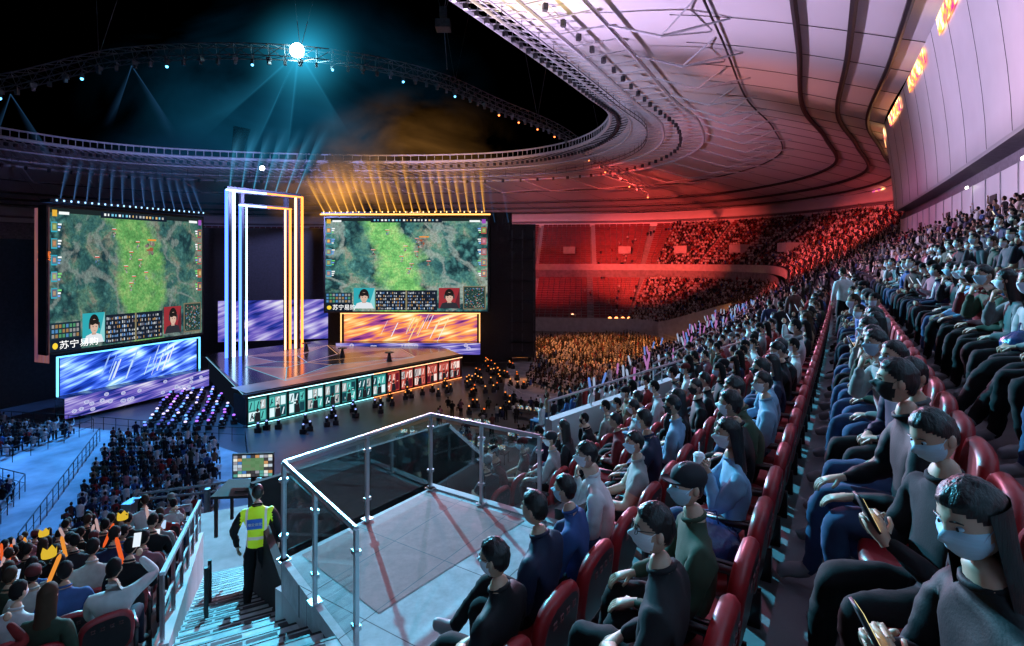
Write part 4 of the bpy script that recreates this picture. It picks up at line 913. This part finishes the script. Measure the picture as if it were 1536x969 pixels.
bk_=empty('camera_position_drape'); mb=MB(); a=V3((-4.5,9.2,0));b=V3((-1.5,12.6,0)); wallseg(a,b,-9,-3.85,.1); wallseg(a,PW(4.0,-5.8),-9,-3.9,.1); wallseg(b,PW(8.2,-5.4),-9,-3.9,.1); mb.obj('drape_panels',M_dark,bk_)
sw=empty('section_parapet'); mb=MB(); a=V3((.7,10.2,0)); b=V3((7.1,15,0)); nn=V3((-(b-a).y,(b-a).x,0)).normalized()*.1
mb.add([a-nn+Z*-5,b-nn+Z*-4,b-nn+Z*-2.44,a-nn+Z*-3.05,a+nn+Z*-5,b+nn+Z*-4,b+nn+Z*-2.44,a+nn+Z*-3.05],[(0,1,2,3),(4,7,6,5),(3,2,6,7),(0,3,7,4),(1,5,6,2)]); mb.obj('parapet_wall',M_concw,sw)
mb=MB(); mb.tube([a+Z*-2.7,b+Z*-2.1],.025,6); 
for k in range(8): p=a.lerp(b,k/7); z=-3.05+(.61)*k/7; mb.tube([p+Z*z,p+Z*(z+.35)],.018,5)
mb.obj('handrail',M_steel,sw)
mb=MB(); mb.tube([PW(s,-5.3,-3.35) for s in np.arange(17,76,1)],.03,5); mb.tube([PW(s,-5.3,-3.75) for s in np.arange(17,76,1)],.02,5)
for s in np.arange(17,76,1.5): mb.tube([PW(s,-5.3,-4.3),PW(s,-5.3,-3.35)],.02,4)
mb.obj('balcony_railing',M_steel)
desk(-5.05,10.3,.1,1,base=-5.15,name='camera_control_desk',sc_=1.25)
jb=empty('camera_crane'); mb=MB(); base=V3((-12.0,21,-12)); top=base+Z*3.0; mb.tube([base-Z*3,top],.12,8)
for a in range(3): mb.tube([base+Z*1.2,base+V3((math.cos(a*2.1),math.sin(a*2.1),-3))],.06,5)
d=V3((-.75,-.3,.02)); 
for o_ in (Z*.18,Z*-.18): mb.tube([top-d*2+o_,top+d*3+o_*.6],.05,5)
for k in range(10): p=top-d*2+d*k*.5; mb.tube([p+Z*.17,p+d*.25-Z*.17],.02,4)
mb.box(top-d*2.2,(.5,.5,.5)); mb.box(top+d*3.1-Z*.3,(.35,.6,.35)); mb.tube([top+d*3.1-Z*.3,top+d*3.1+V3((0,.55,-.3))],.1,8); mb.obj('crane_arm',M_tr2,jb)
# ------------------------------------------------------------------ seats
def seat_tpl():
    mb=MB()
    def slab(c,ax,w,h,t,mr,mi,n=20,pw=3.2):
        rings=[]
        for d,s in ((-t/2,.84),(-t/2*.9,.93),(-t*.15,1.0),(t*.15,1.0),(t/2*.9,.93),(t/2,.84)):
            r=[]
            for k in range(n):
                a=2*math.pi*k/n; ca,sa=math.cos(a),math.sin(a); x=abs(ca)**(2/pw)*math.copysign(1,ca)*w/2*s; y=abs(sa)**(2/pw)*math.copysign(1,sa)*h/2*s
                r.append(c+ax[0]*x+ax[1]*y+ax[2]*d)
            rings+=r
        R=len(rings)//n
        mb.add(rings,[(q*n+k,q*n+(k+1)%n,(q+1)*n+(k+1)%n,(q+1)*n+k) for q in range(R-1) for k in range(n)],mr)
        mb.add(rings[:n],[tuple(range(n))],mi[0]); mb.add(rings[-n:],[tuple(range(n))],mi[1])
    up=V3((0,-.14,1)).normalized(); X=V3((1,0,0)); nrm=X.cross(up)
    slab(V3((0,-.03,.66)),(X,up,nrm),.50,.50,.085,0,(0,1) if nrm.y<0 else (1,0))
    slab(V3((0,.25,.445)),(X,V3((0,1,.06)).normalized(),Z),.47,.46,.09,0,(0,0))
    for sg in(-1,1):
        mb.box((sg*.27,.16,.62),(.05,.34,.035),m=1); mb.box((sg*.27,.05,.42),(.04,.06,.42),m=1); mb.box((sg*.27,.05,.1),(.05,.12,.24),m=1)
    for i in range(4):
        x=-.12+i*.08
        for (dx,dz,w_,h_) in ((0,.014,.042,.006),(0,-.014,.042,.006),(-.012,0,.006,.04),(.012,0,.006,.04)): mb.box(V3((x+dx,-.099,.78+dz)),(w_,.004,h_),m=2)
    return tpl(mb.v,mb.f,mb.m)
ST=seat_tpl(); SP=.57
seatu={}
for k in range(-3,8):
    u0={-3:6.7,-2:6.7,-1:6.7,0:2.2,1:1.72,2:1.3}.get(k,2.0)
    us=[u for u in np.arange(u0,30,SP)]
    if k<0: us=[u for u in us if not (PW(u,-1.5+k).y>9.0 and u< 17.5 and (V3((.7,10.2,0))-PW(u,-1.5+k)).xy.cross(V3((6.4,4.8,0)).xy)>-3.0 and k<-1)]
    seatu[k]=us; n=len(us); pos=np.array([tuple(PW(u,-1.5+k,zt(k))) for u in us]); rot=np.array([HD(u) for u in us]); pal=np.zeros((n,3,3)); pal[:,0]=(.34,.012,.016); pal[:,1]=(.035,.012,.016); pal[:,2]=(.30,.08,.09)
    np_mesh('stadium_seat_row',[(ST,rot,pos,np.full(n,1.),pal)],M_seat)
pos=[];rot=[];L_=[]
for i in range(nrow):
    v=-6.4-i*.9
    for u in np.arange(umax(v)-.35,-20,-.57):
        p=PW(u,v,lz(v))
        if p.x<-1.15*p.y-1.5 or p.y<3: continue
        pos.append(tuple(p)); rot.append(HD(0)-.25)
        if random.random()<.95: L_.append((tuple(p),HD(0)-.6+random.uniform(-.3,.3)))
n=len(pos); pal=np.zeros((n,3,3)); pal[:,0]=(.22,.01,.015); pal[:,1]=(.02,.018,.02); pal[:,2]=(.1,.03,.03)
np_mesh('lower_seat_block',[(ST,np.array(rot),np.array(pos),np.full(n,.95),pal)],M_seat)
# ------------------------------------------------------------------ mid-res spectators
MT=[person(arms='lap',lean=.02,hi=1,seed=1,pitch=-.1,yaw=.1),person(arms='phone',lean=.05,pitch=-.5,hi=1,seed=2),person(arms='chin',lean=.18,hi=1,seed=3,yaw=.15),person(arms='knee',lean=.12,hi=1,seed=4,yaw=-.2),person(arms='lap',lean=0,hi=1,seed=5,hair='long',yaw=.1,slim=.9),person(arms='raise',lean=.05,hi=1,seed=6,yaw=0),person('stand',arms='down',hi=1,seed=7,yaw=.1),person('stand',arms='raise',hi=1,seed=8),person(arms='knee',lean=.05,hi=1,seed=9,short=True,hair='cap',yaw=.2),person(arms='chin',lean=.1,hi=1,seed=10,hair='long',yaw=-.3,slim=.88),person(arms='lap',lean=.25,hi=1,seed=12,yaw=.35,pitch=.1)]
NM=len(MT)
phones=MB()
def place_mid(name,lst_,wt,light):
    P=np.array([l[0] for l in lst_]); R=np.array([l[1] for l in lst_]); K_=np.array([random.choices(range(NM),l[2] if len(l)>2 else wt)[0] for l in lst_]); B=[]
    for k in range(NM):
        q=K_==k; n=int(q.sum())
        if n: B.append((MT[k],R[q],P[q],rng.uniform(.90,1.04,n),palette(n,light)))
    np_mesh(name,B,M_vc)
    for p,r_,k in zip(P,R,K_):
        if k in(1,5) and random.random()<.8:
            c=V3(p)+Matrix.Rotation(r_,3,'Z')@(V3((0,.44,.93)) if k==1 else V3((.17,.36,1.38))); X=V3((math.cos(r_),math.sin(r_),0)); Y=V3((-X.y,X.x,0)); up=(Z*.9+Y*.45).normalized()
            phones.quad(c-X*.035-up*.07,c+X*.035-up*.07,c+X*.035+up*.07,c-X*.035+up*.07,col=random.choice([(.8,.9,1),(.5,.7,1),(1,.9,.7)]))
WT=[.20,.14,.09,.14,.12,.04,0,0,.08,.09,.10]
place_mid('lower_stand_audience',L_,WT,.12)
mb=MB(); par=empty('crown_headbands')
for (i,du) in ((3,1.3),(5,.8),(6,2.6),(8,1.5),(10,3.5),(12,1.0),(14,4),(11,2.2),(9,4.2)):
    v=-6.4-i*.9; u=umax(v)-.35-.57*round(du/.57); p=PW(u,v-.17,lz(v)+1.31); n=10; pts=[p+V3((.085*math.cos(a),.085*math.sin(a),(.09 if q%2 else .03))) for q,a in enumerate(np.linspace(0,2*math.pi,n+1)[:-1])]; lo=[p+V3((.082*math.cos(a),.082*math.sin(a),-.03)) for a in np.linspace(0,2*math.pi,n+1)[:-1]]
    mb.add(lo+pts,[(q,(q+1)%n,(q+1)%n+n,q+n) for q in range(n)],col=(1,.65,.05))
mb.obj('crowns',evcmat('crown_glow',.7),par)
mb=MB(); par=empty('cheering_sticks')
for i in range(75):
    r=random.randint(1,17); v=-6.4-r*.9; u=umax(v)-random.uniform(.5,10)
    p=PW(u,v,lz(v)+.98); d=V3((random.uniform(-.5,.5),random.uniform(-.3,.3),1)); mb.tube([p,p+d*.06,p+d*.34,p+d*.38],[.012,.026,.026,.012],8,col=random.choice([(1,.14,.03),(1,.14,.03),(1,.35,.05),(.6,.4,.4)]))
for i in range(90):
    s=random.uniform(20,70); f=random.random(); p=PW(s,lo_v(s,f),lo_z(s,f)+1.1); d=V3((random.uniform(-.3,.3),0,1)); mb.tube([p,p+d*.08,p+d*.5,p+d*.55],[.02,.05,.05,.02],6,col=random.choice([(.15,.3,.8),(.4,.5,.7),(.5,.2,.5)]))
mb.obj('sticks',evcmat('stick_glow',.8),par)
HS={0:[2.46+.0,3.03,3.6,4.2,4.8,5.4,6.0,6.6,7.2,7.8],1:[2.27,2.86,3.9,4.5,5.05,5.6,6.2,6.8,7.4,8.0],2:[1.9,2.72,3.35,3.95,4.55,5.15,5.75,6.35,6.95,7.5,8.1],3:[4.3,4.9,5.5,6.1,6.7,7.3,7.9,8.5,9.1,9.7],4:[7.0,7.6,8.2,8.8,9.4,10],-1:[6.98,7.55,8.1],-2:[6.98,7.55]}
L_=[]
for k,us in seatu.items():
    for u in us:
        if u>26: continue
        if k in HS and u<HS[k][-1]+.4: continue
        if k>3 and u<6: continue
        if random.random()>.93: continue
        L_.append((tuple(PW(u,-1.5+k,zt(k))),HD(u)+random.uniform(-.05,.5)))
def sw_(a,b): w=[0]*NM; w[6]=a; w[7]=b; return w
for u in np.arange(11,26,.8): L_.append((tuple(PW(u,6.3,zt(8))),HD(u)+random.uniform(-.1,.5),sw_(.6,.4)))
for (u,v) in ((16.8,-1.2),(17.3,-.9),(18,-1.6),(14.8,.3)): L_.append((tuple(PW(u,v-.4,-2.83+.5*round(v+1.5))),HD(u)-.8,sw_(.8,.2)))
place_mid('upper_tier_spectators',L_,WT,.06)
# ------------------------------------------------------------------ hero spectators
def cloth(name,c,r=.85): return pmat(name,c,r,var=.3,scale=5,bump=.35,bscale=130,spec=.25,dist=.002)
CM={'black':cloth('black_jacket',(.010,.010,.012),.65),'navy':cloth('navy_jacket',(.012,.018,.045),.65),'blue':cloth('blue_coat',(.03,.07,.20)),'sky':cloth('pale_blue_jacket',(.22,.36,.50)),'white':cloth('white_shirt',(.58,.57,.56)),'grey':cloth('grey_hoodie',(.15,.15,.15)),'lgrey':cloth('light_grey_sweater',(.34,.33,.32)),'olive':cloth('olive_jacket',(.05,.07,.045)),'tan':cloth('tan_jumper',(.28,.19,.11)),'char':cloth('charcoal_coat',(.022,.022,.025)),'denim':cloth('denim_trousers',(.04,.07,.15)),'jet':cloth('black_trousers',(.009,.009,.010)),'red':cloth('maroon_jacket',(.18,.02,.025))}
M_skin=[pmat('skin_a',(.56,.35,.25),.5,var=.08,scale=12,bump=.1),pmat('skin_b',(.48,.29,.19),.5,var=.08,scale=12,bump=.1)]
M_hair=pmat('black_hair',(.010,.009,.009),.38,var=.5,scale=8,bump=.7,bscale=14,stretch=(9,9,1.2),dist=.006)
M_mask=pmat('surgical_mask',(.82,.86,.89),.8,var=.05,scale=20,bump=.3,bscale=12,stretch=(1,1,8)); M_maskb=pmat('blue_surgical_mask',(.45,.66,.80),.8,var=.05,scale=20,bump=.3,bscale=12,stretch=(1,1,8)); M_bmask=pmat('black_mask',(.02,.02,.02),.8)
M_shoe=pmat('trainers',(.25,.25,.26),.6); M_cap=pmat('dark_cap',(.012,.014,.02),.8)
M_phs=emat('phone_screen',(.85,.75,.35),1.3)
VAR={}
def variant(key,**kw):
    if key not in VAR: VAR[key]=person(hi=2,**kw)
    return VAR[key]
def put(name,t,pos,rot,sh,tr,sk=0,mask=0,scale=1.):
    me=bpy.data.meshes.new(name); me.from_pydata(t['V'].tolist(),[],t['F']); me.polygons.foreach_set('use_smooth',[True]*len(t['F'])); me.polygons.foreach_set('material_index',t['R'])
    for m in (CM[sh],CM[tr],M_skin[sk],M_hair,(M_mask,M_maskb,M_bmask)[mask],M_shoe,M_black,M_cap): me.materials.append(m)
    o=link(bpy.data.objects.new(name,me)); o.location=pos; o.rotation_euler=(0,0,rot); o.scale=(scale,)*3
    if t.get('phone'): quad_obj('phone_display',*[tuple(p) for p in t['phone']],M_phs,o)
    return o
vs_=[('a',dict(arms='lap',lean=.0,legs='fwd',seed=11,yaw=.1,pitch=-.1,glasses=True)),('b',dict(arms='phone',lean=.08,seed=12,pitch=-.40,yaw=.25,phone=True)),('c',dict(arms='chin',lean=.18,seed=13,yaw=.2)),('d',dict(arms='knee',lean=.12,seed=14,yaw=-.1,legx=.17)),
('e',dict(arms='cup',lean=.05,seed=15,hair='long',yaw=.15,slim=.9)),('f',dict(arms='phone',lean=.08,seed=16,hair='long',pitch=-.25,yaw=.35,phone=True,slim=.9)),('g',dict(arms='knee',lean=.05,seed=17,hair='cap',yaw=.4)),('h',dict(arms='lap',lean=.06,seed=18,legs='cross',yaw=-.1,mask=False)),
('i',dict(arms='raise',lean=.05,seed=19,yaw=.2,phone=True)),('j',dict(arms='lap',lean=.10,seed=20,hair='long',yaw=.3,slim=.88)),('k',dict(arms='phone',lean=.02,seed=21,pitch=-.35,legs='cross',phone=True,mask=False)),('l',dict(arms='knee',lean=.02,seed=22,short=True,yaw=.25)),('m',dict(arms='lap',lean=.04,seed=23,yaw=.45,glasses=True,legx=.15)),('n',dict(arms='chin',lean=.10,seed=24,yaw=-.3,hair='long',slim=.9))]
spec={(0,2.46):('a','black','jet',1),(0,3.03):('h','navy','jet',0),(0,3.6):('d','blue','jet',0),(0,4.2):('c','white','denim',0),(0,4.8):('l','lgrey','jet',0),(1,2.27):('m','char','jet',0),(1,2.86):('g','olive','jet',0),(1,3.9):('e','sky','denim',0),(1,4.5):('d','black','jet',1),(2,1.9):('f','black','jet',0),(2,2.72):('b','char','jet',0),(2,3.35):('d','black','denim',0),(2,3.95):('m','grey','denim',1),(2,4.55):('j','navy','jet',0),(2,5.15):('c','lgrey','denim',0)}
for key,kw in vs_: variant(key,**kw)
for k,us in HS.items():
    for u in us:
        c=spec.get((k,u))
        if c is None: c=(random.choice('abcdghajcdlmn'),random.choice(['black','navy','white','grey','char','tan','lgrey','navy','olive','sky','black','red','black']),random.choice(['jet','denim','jet']),random.choice([0,1]))
        put('seated_spectator',VAR[c[0]],PW(u,-1.5+k,zt(k)),HD(u)+random.uniform(.05,.4),c[1],c[2],c[3],random.choice([0,0,1,1,0,2]),random.uniform(.93,1.0))
M_bag=pmat('blue_plastic_bag',(.02,.05,.16),.25,var=.5,scale=6,bump=.8,bscale=14,dist=.02)
for (u,k) in ((2.0,0),(3.38,1),(6.1,3)):
    mb=MB(); c=PW(u,-1.5+k-.25,zt(k)+.60)
    mb.ell((0,0,0),(.2,.16,.13),18,12)
    mb.v=[tuple(V3(p)*(1+.28*mnoise.noise(V3(p)*9+V3((u,0,0))))) for p in mb.v]; mb.tube([(-.08,0,.1),(-.06,0,.2),(.06,0,.2),(.08,0,.1)],.006,5); o=mb.obj('gift_bag',M_bag,smooth=True); o.location=c
# ------------------------------------------------------------------ security guard
gt=person('stand',arms='down',hi=2,seed=31,mask=False,legs='step',yaw=.1)
vm,nt,o=nodes('hi_vis_vest'); b=nt.nodes.new('ShaderNodeBsdfPrincipled'); nt.links.new(b.outputs[0],o.inputs[0]); tc=nt.nodes.new('ShaderNodeTexCoord'); sx=nt.nodes.new('ShaderNodeSeparateXYZ'); nt.links.new(tc.outputs['Object'],sx.inputs[0])
def band(out,c,wd):
    a=nt.nodes.new('ShaderNodeMath'); a.operation='SUBTRACT'; a.inputs[1].default_value=c; nt.links.new(out,a.inputs[0]); b2=nt.nodes.new('ShaderNodeMath'); b2.operation='ABSOLUTE'; nt.links.new(a.outputs[0],b2.inputs[0]); c2=nt.nodes.new('ShaderNodeMath'); c2.operation='LESS_THAN'; c2.inputs[1].default_value=wd; nt.links.new(b2.outputs[0],c2.inputs[0]); return c2.outputs[0]
ax=nt.nodes.new('ShaderNodeMath'); ax.operation='ABSOLUTE'; nt.links.new(sx.outputs[0],ax.inputs[0])
mxx=nt.nodes.new('ShaderNodeMath'); mxx.operation='MAXIMUM'; nt.links.new(band(sx.outputs[2],1.06,.022),mxx.inputs[0]); nt.links.new(band(ax.outputs[0],.125,.016),mxx.inputs[1])
mx=nt.nodes.new('ShaderNodeMix'); mx.data_type='RGBA'; mx.inputs[6].default_value=(.50,.80,.02,1); mx.inputs[7].default_value=(.5,.52,.5,1); nt.links.new(mxx.outputs[0],mx.inputs[0]); nt.links.new(mx.outputs[2],b.inputs['Base Color']); nt.links.new(mx.outputs[2],b.inputs['Emission Color']); b.inputs['Emission Strength'].default_value=.2
Rv=gt['R'].copy(); C=np.array([gt['V'][list(f)].mean(0) for f in gt['F']]); q=(Rv==SH)&(abs(C[:,0])<.21)&(C[:,2]>.93)&(C[:,2]<1.48); Rv[q]=8
me=bpy.data.meshes.new('security_guard'); me.from_pydata(gt['V'].tolist(),[],gt['F']); me.polygons.foreach_set('use_smooth',[True]*len(gt['F'])); me.polygons.foreach_set('material_index',Rv)
for m in (CM['black'],CM['jet'],M_skin[0],M_hair,M_mask,M_black,M_black,M_cap,vm): me.materials.append(m)
gp=V3((-3.7,7.75,0)); gp.z=stz_(gp)+.0
g=link(bpy.data.objects.new('security_guard',me)); g.location=gp; g.rotation_euler=(0,0,.25); g.scale=(1.02,)*3
o_=quad_obj('back_label',(-.10,-.178,1.22),(.10,-.178,1.22),(.10,-.175,1.36),(-.10,-.175,1.36),pmat('label_blue',(.03,.12,.5),.5),g)
text_obj('label_text','港安保安',V3((-.09,-.185,1.27)),V3((1,0,0)),Z,.046,pmat('label_white',(.8,.8,.8),.5),g)
phones.obj('phone_screens',M_evc)
# ------------------------------------------------------------------ light beams & lit haze, painted on emissive sheets
def beammat(name,col,st,glow_sheet=False,nsc=3.,seed=0.,pw=1.5):
    m,nt,o=nodes(name); N=nt.nodes.new; L=nt.links.new; uv=N('ShaderNodeUVMap'); sx=N('ShaderNodeSeparateXYZ'); L(uv.outputs[0],sx.inputs[0])
    def M(op,a,b=None,c=None):
        q=N('ShaderNodeMath'); q.operation=op
        for i,v in enumerate((a,b,c)):
            if v is None: continue
            if isinstance(v,(int,float)): q.inputs[i].default_value=v
            else: L(v,q.inputs[i])
        return q.outputs[0]
    if glow_sheet:
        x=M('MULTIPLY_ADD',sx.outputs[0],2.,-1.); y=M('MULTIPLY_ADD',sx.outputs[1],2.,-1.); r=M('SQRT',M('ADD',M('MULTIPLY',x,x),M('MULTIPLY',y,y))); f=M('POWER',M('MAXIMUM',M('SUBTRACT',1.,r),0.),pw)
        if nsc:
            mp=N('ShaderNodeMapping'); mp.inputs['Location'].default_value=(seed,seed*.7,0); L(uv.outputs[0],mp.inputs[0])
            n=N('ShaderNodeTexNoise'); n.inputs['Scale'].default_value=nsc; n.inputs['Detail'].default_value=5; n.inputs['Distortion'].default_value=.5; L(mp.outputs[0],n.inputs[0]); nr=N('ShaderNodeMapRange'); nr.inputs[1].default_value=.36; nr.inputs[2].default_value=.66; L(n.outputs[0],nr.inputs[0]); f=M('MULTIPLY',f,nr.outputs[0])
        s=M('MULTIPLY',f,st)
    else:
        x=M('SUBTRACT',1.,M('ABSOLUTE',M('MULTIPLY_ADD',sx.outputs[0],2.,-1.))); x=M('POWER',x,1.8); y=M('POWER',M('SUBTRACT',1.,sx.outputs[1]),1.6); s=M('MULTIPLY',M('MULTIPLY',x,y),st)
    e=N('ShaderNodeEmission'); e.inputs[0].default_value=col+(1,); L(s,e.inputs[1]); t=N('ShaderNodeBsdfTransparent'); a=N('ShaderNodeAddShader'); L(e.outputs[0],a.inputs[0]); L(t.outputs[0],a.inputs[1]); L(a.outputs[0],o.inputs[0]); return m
def beams(name,lst_,mat):
    vs=[];fs=[];uvs=[]
    for p,q,w0,w1 in lst_:
        p=V3(p);q=V3(q); d=(q-p).normalized(); s=d.cross(V3((0,1,0)))
        s.normalize(); b=len(vs); vs+=[p-s*w0,p+s*w0,q+s*w1,q-s*w1]; fs.append((b,b+1,b+2,b+3)); uvs+=[(0,0),(1,0),(1,1),(0,1)]
    me=bpy.data.meshes.new(name); me.from_pydata(vs,[],fs); uv=me.uv_layers.new(name='UVMap')
    for i,u in enumerate(uvs): uv.data[i].uv=u
    me.materials.append(mat); return link(bpy.data.objects.new(name,me))
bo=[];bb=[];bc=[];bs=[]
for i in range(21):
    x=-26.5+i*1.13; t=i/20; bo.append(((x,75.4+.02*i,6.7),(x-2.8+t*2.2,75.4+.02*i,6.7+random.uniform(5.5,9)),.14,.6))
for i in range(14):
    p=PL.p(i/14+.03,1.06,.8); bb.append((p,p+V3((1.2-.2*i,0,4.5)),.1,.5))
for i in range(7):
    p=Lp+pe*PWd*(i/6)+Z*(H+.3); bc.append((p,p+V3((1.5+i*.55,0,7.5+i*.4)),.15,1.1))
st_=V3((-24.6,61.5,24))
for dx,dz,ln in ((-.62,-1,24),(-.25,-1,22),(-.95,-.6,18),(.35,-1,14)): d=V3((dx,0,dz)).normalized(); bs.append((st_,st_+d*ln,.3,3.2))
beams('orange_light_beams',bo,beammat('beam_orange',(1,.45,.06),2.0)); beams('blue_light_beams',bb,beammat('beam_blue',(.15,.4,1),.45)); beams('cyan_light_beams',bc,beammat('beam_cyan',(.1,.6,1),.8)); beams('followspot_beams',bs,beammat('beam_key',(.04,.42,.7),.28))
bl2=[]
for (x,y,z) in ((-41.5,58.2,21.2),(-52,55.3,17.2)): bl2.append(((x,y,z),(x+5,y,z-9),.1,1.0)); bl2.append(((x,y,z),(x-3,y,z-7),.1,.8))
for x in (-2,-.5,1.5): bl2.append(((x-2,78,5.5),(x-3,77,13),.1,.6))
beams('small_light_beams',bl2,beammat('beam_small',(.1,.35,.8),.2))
def glow_sheet(name,c,w_,h_,col,st,nsc,seed,pw=1.5):
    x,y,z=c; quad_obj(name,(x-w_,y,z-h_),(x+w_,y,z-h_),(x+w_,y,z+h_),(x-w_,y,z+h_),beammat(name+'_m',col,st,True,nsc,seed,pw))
glow_sheet('haze_glow_sheet',(-28,66,19),27,16,(.01,.18,.36),.42,2.2,1.); glow_sheet('haze_glow_sheet.001',(-24.6,62.6,24),9,9,(.03,.5,.8),1.3,0,0.,3.2); glow_sheet('haze_glow_sheet.002',(-15,79,16),17,10,(.5,.22,.05),.40,2.6,4.); glow_sheet('haze_glow_sheet.003',(-25,77,10),12,8,(.6,.24,.04),1.1,3.2,8.); glow_sheet('haze_glow_sheet.004',(-42,74,12),20,9,(.02,.10,.30),.3,2.5,6.)  # emissive sheets paint lit smoke, one of them the halo round the followspot
# ------------------------------------------------------------------ lights
def spot(name,loc,tgt,col,P,ang,blend=.6,r=.5):
    l=bpy.data.lights.new(name,'SPOT'); l.color=col; l.energy=P; l.spot_size=math.radians(ang); l.spot_blend=blend; l.shadow_soft_size=r; o=link(bpy.data.objects.new(name,l)); o.location=loc
    o.rotation_euler=(V3(tgt)-V3(loc)).to_track_quat('-Z','Y').to_euler(); return o
spot('key_followspot',(-24.6,60.0,22.8),(-1,5,-3),(.12,.68,1),3.6e5,38,.5)
spot('screen_glow_light',(-14,72,3),(3,4,-2),(.85,.75,.85),3.2e4,60)
spot('roof_wash_violet',(-8,73,6),PW(30,-8,17),(.78,.60,1),1.5e5,80,1.)
spot('roof_wash_magenta',(2,78,6),PW(98,-4,15),(1,.25,.45),1.6e4,60,1.)
spot('roof_wash_rose',(-2,70,6),PW(62,-8,18),(1,.38,.45),3.2e4,26,1.)
spot('ring_wash_blue',(-30,62,8),(-40,110,17),(.25,.28,.75),8e4,130,1.)
spot('ring_wash_amber',(-14,70,8),(-12,106,18),(1,.45,.22),4.5e4,70,1.)
spot('ring_wash_warm',(-9,50,4),(2,45,25),(1,.75,.3),4e4,35,1.)
spot('ring_wash_lilac',(-9,52,0),PW(70,-27,22),(.7,.65,1),4.5e4,60,1.)
spot('stand_wash_red',(5,80,14),(40,138,2),(1,.07,.05),3.0e5,44,.9)
spot('stand_wash_red2',(10,60,8),PW(98,0,2),(1,.08,.07),2.8e5,30,.9)
spot('stand_wash_red3',(0,88,13),(12,142,0),(1,.05,.07),5e4,54,.8)
spot('stand_wash_pink',(0,70,16),PW(58,-3,-3),(.85,.25,.6),3.5e4,50,.8)
spot('floor_wash_orange',(2,84,17),(15,80,-15),(1,.32,.07),1.7e5,74,.8)
spot('floor_wash_blue',(-38,58,17),(-30,35,-15),(.04,.34,1),1.2e5,70,.8)
spot('floor_wash_blue2',(-50,56,14),(-48,42,-15),(.1,.3,1),4e4,80,.8)
spot('stage_wash_pink',(-20,60,20),(-20,64,-12),(.9,.55,.5),3.0e4,60,.8)
spot('desk_wash_white',(0,46,4),(0,45,-15),(.9,.7,.6),4e3,60,.8)
spot('stand_fill_violet',(10,60,15),PW(14,1,-2),(1,.35,.60),4.0e4,50,.9)
spot('lower_fill_warm',(-12,50,10),(-10,12,-7),(1,.45,.35),2.0e4,46,.9)
sun=bpy.data.lights.new('moonlight','SUN'); sun.energy=.01; sun.angle=.01; so=link(bpy.data.objects.new('moonlight',sun)); so.rotation_euler=(.5,.2,0)
print('objects',len(bpy.data.objects))
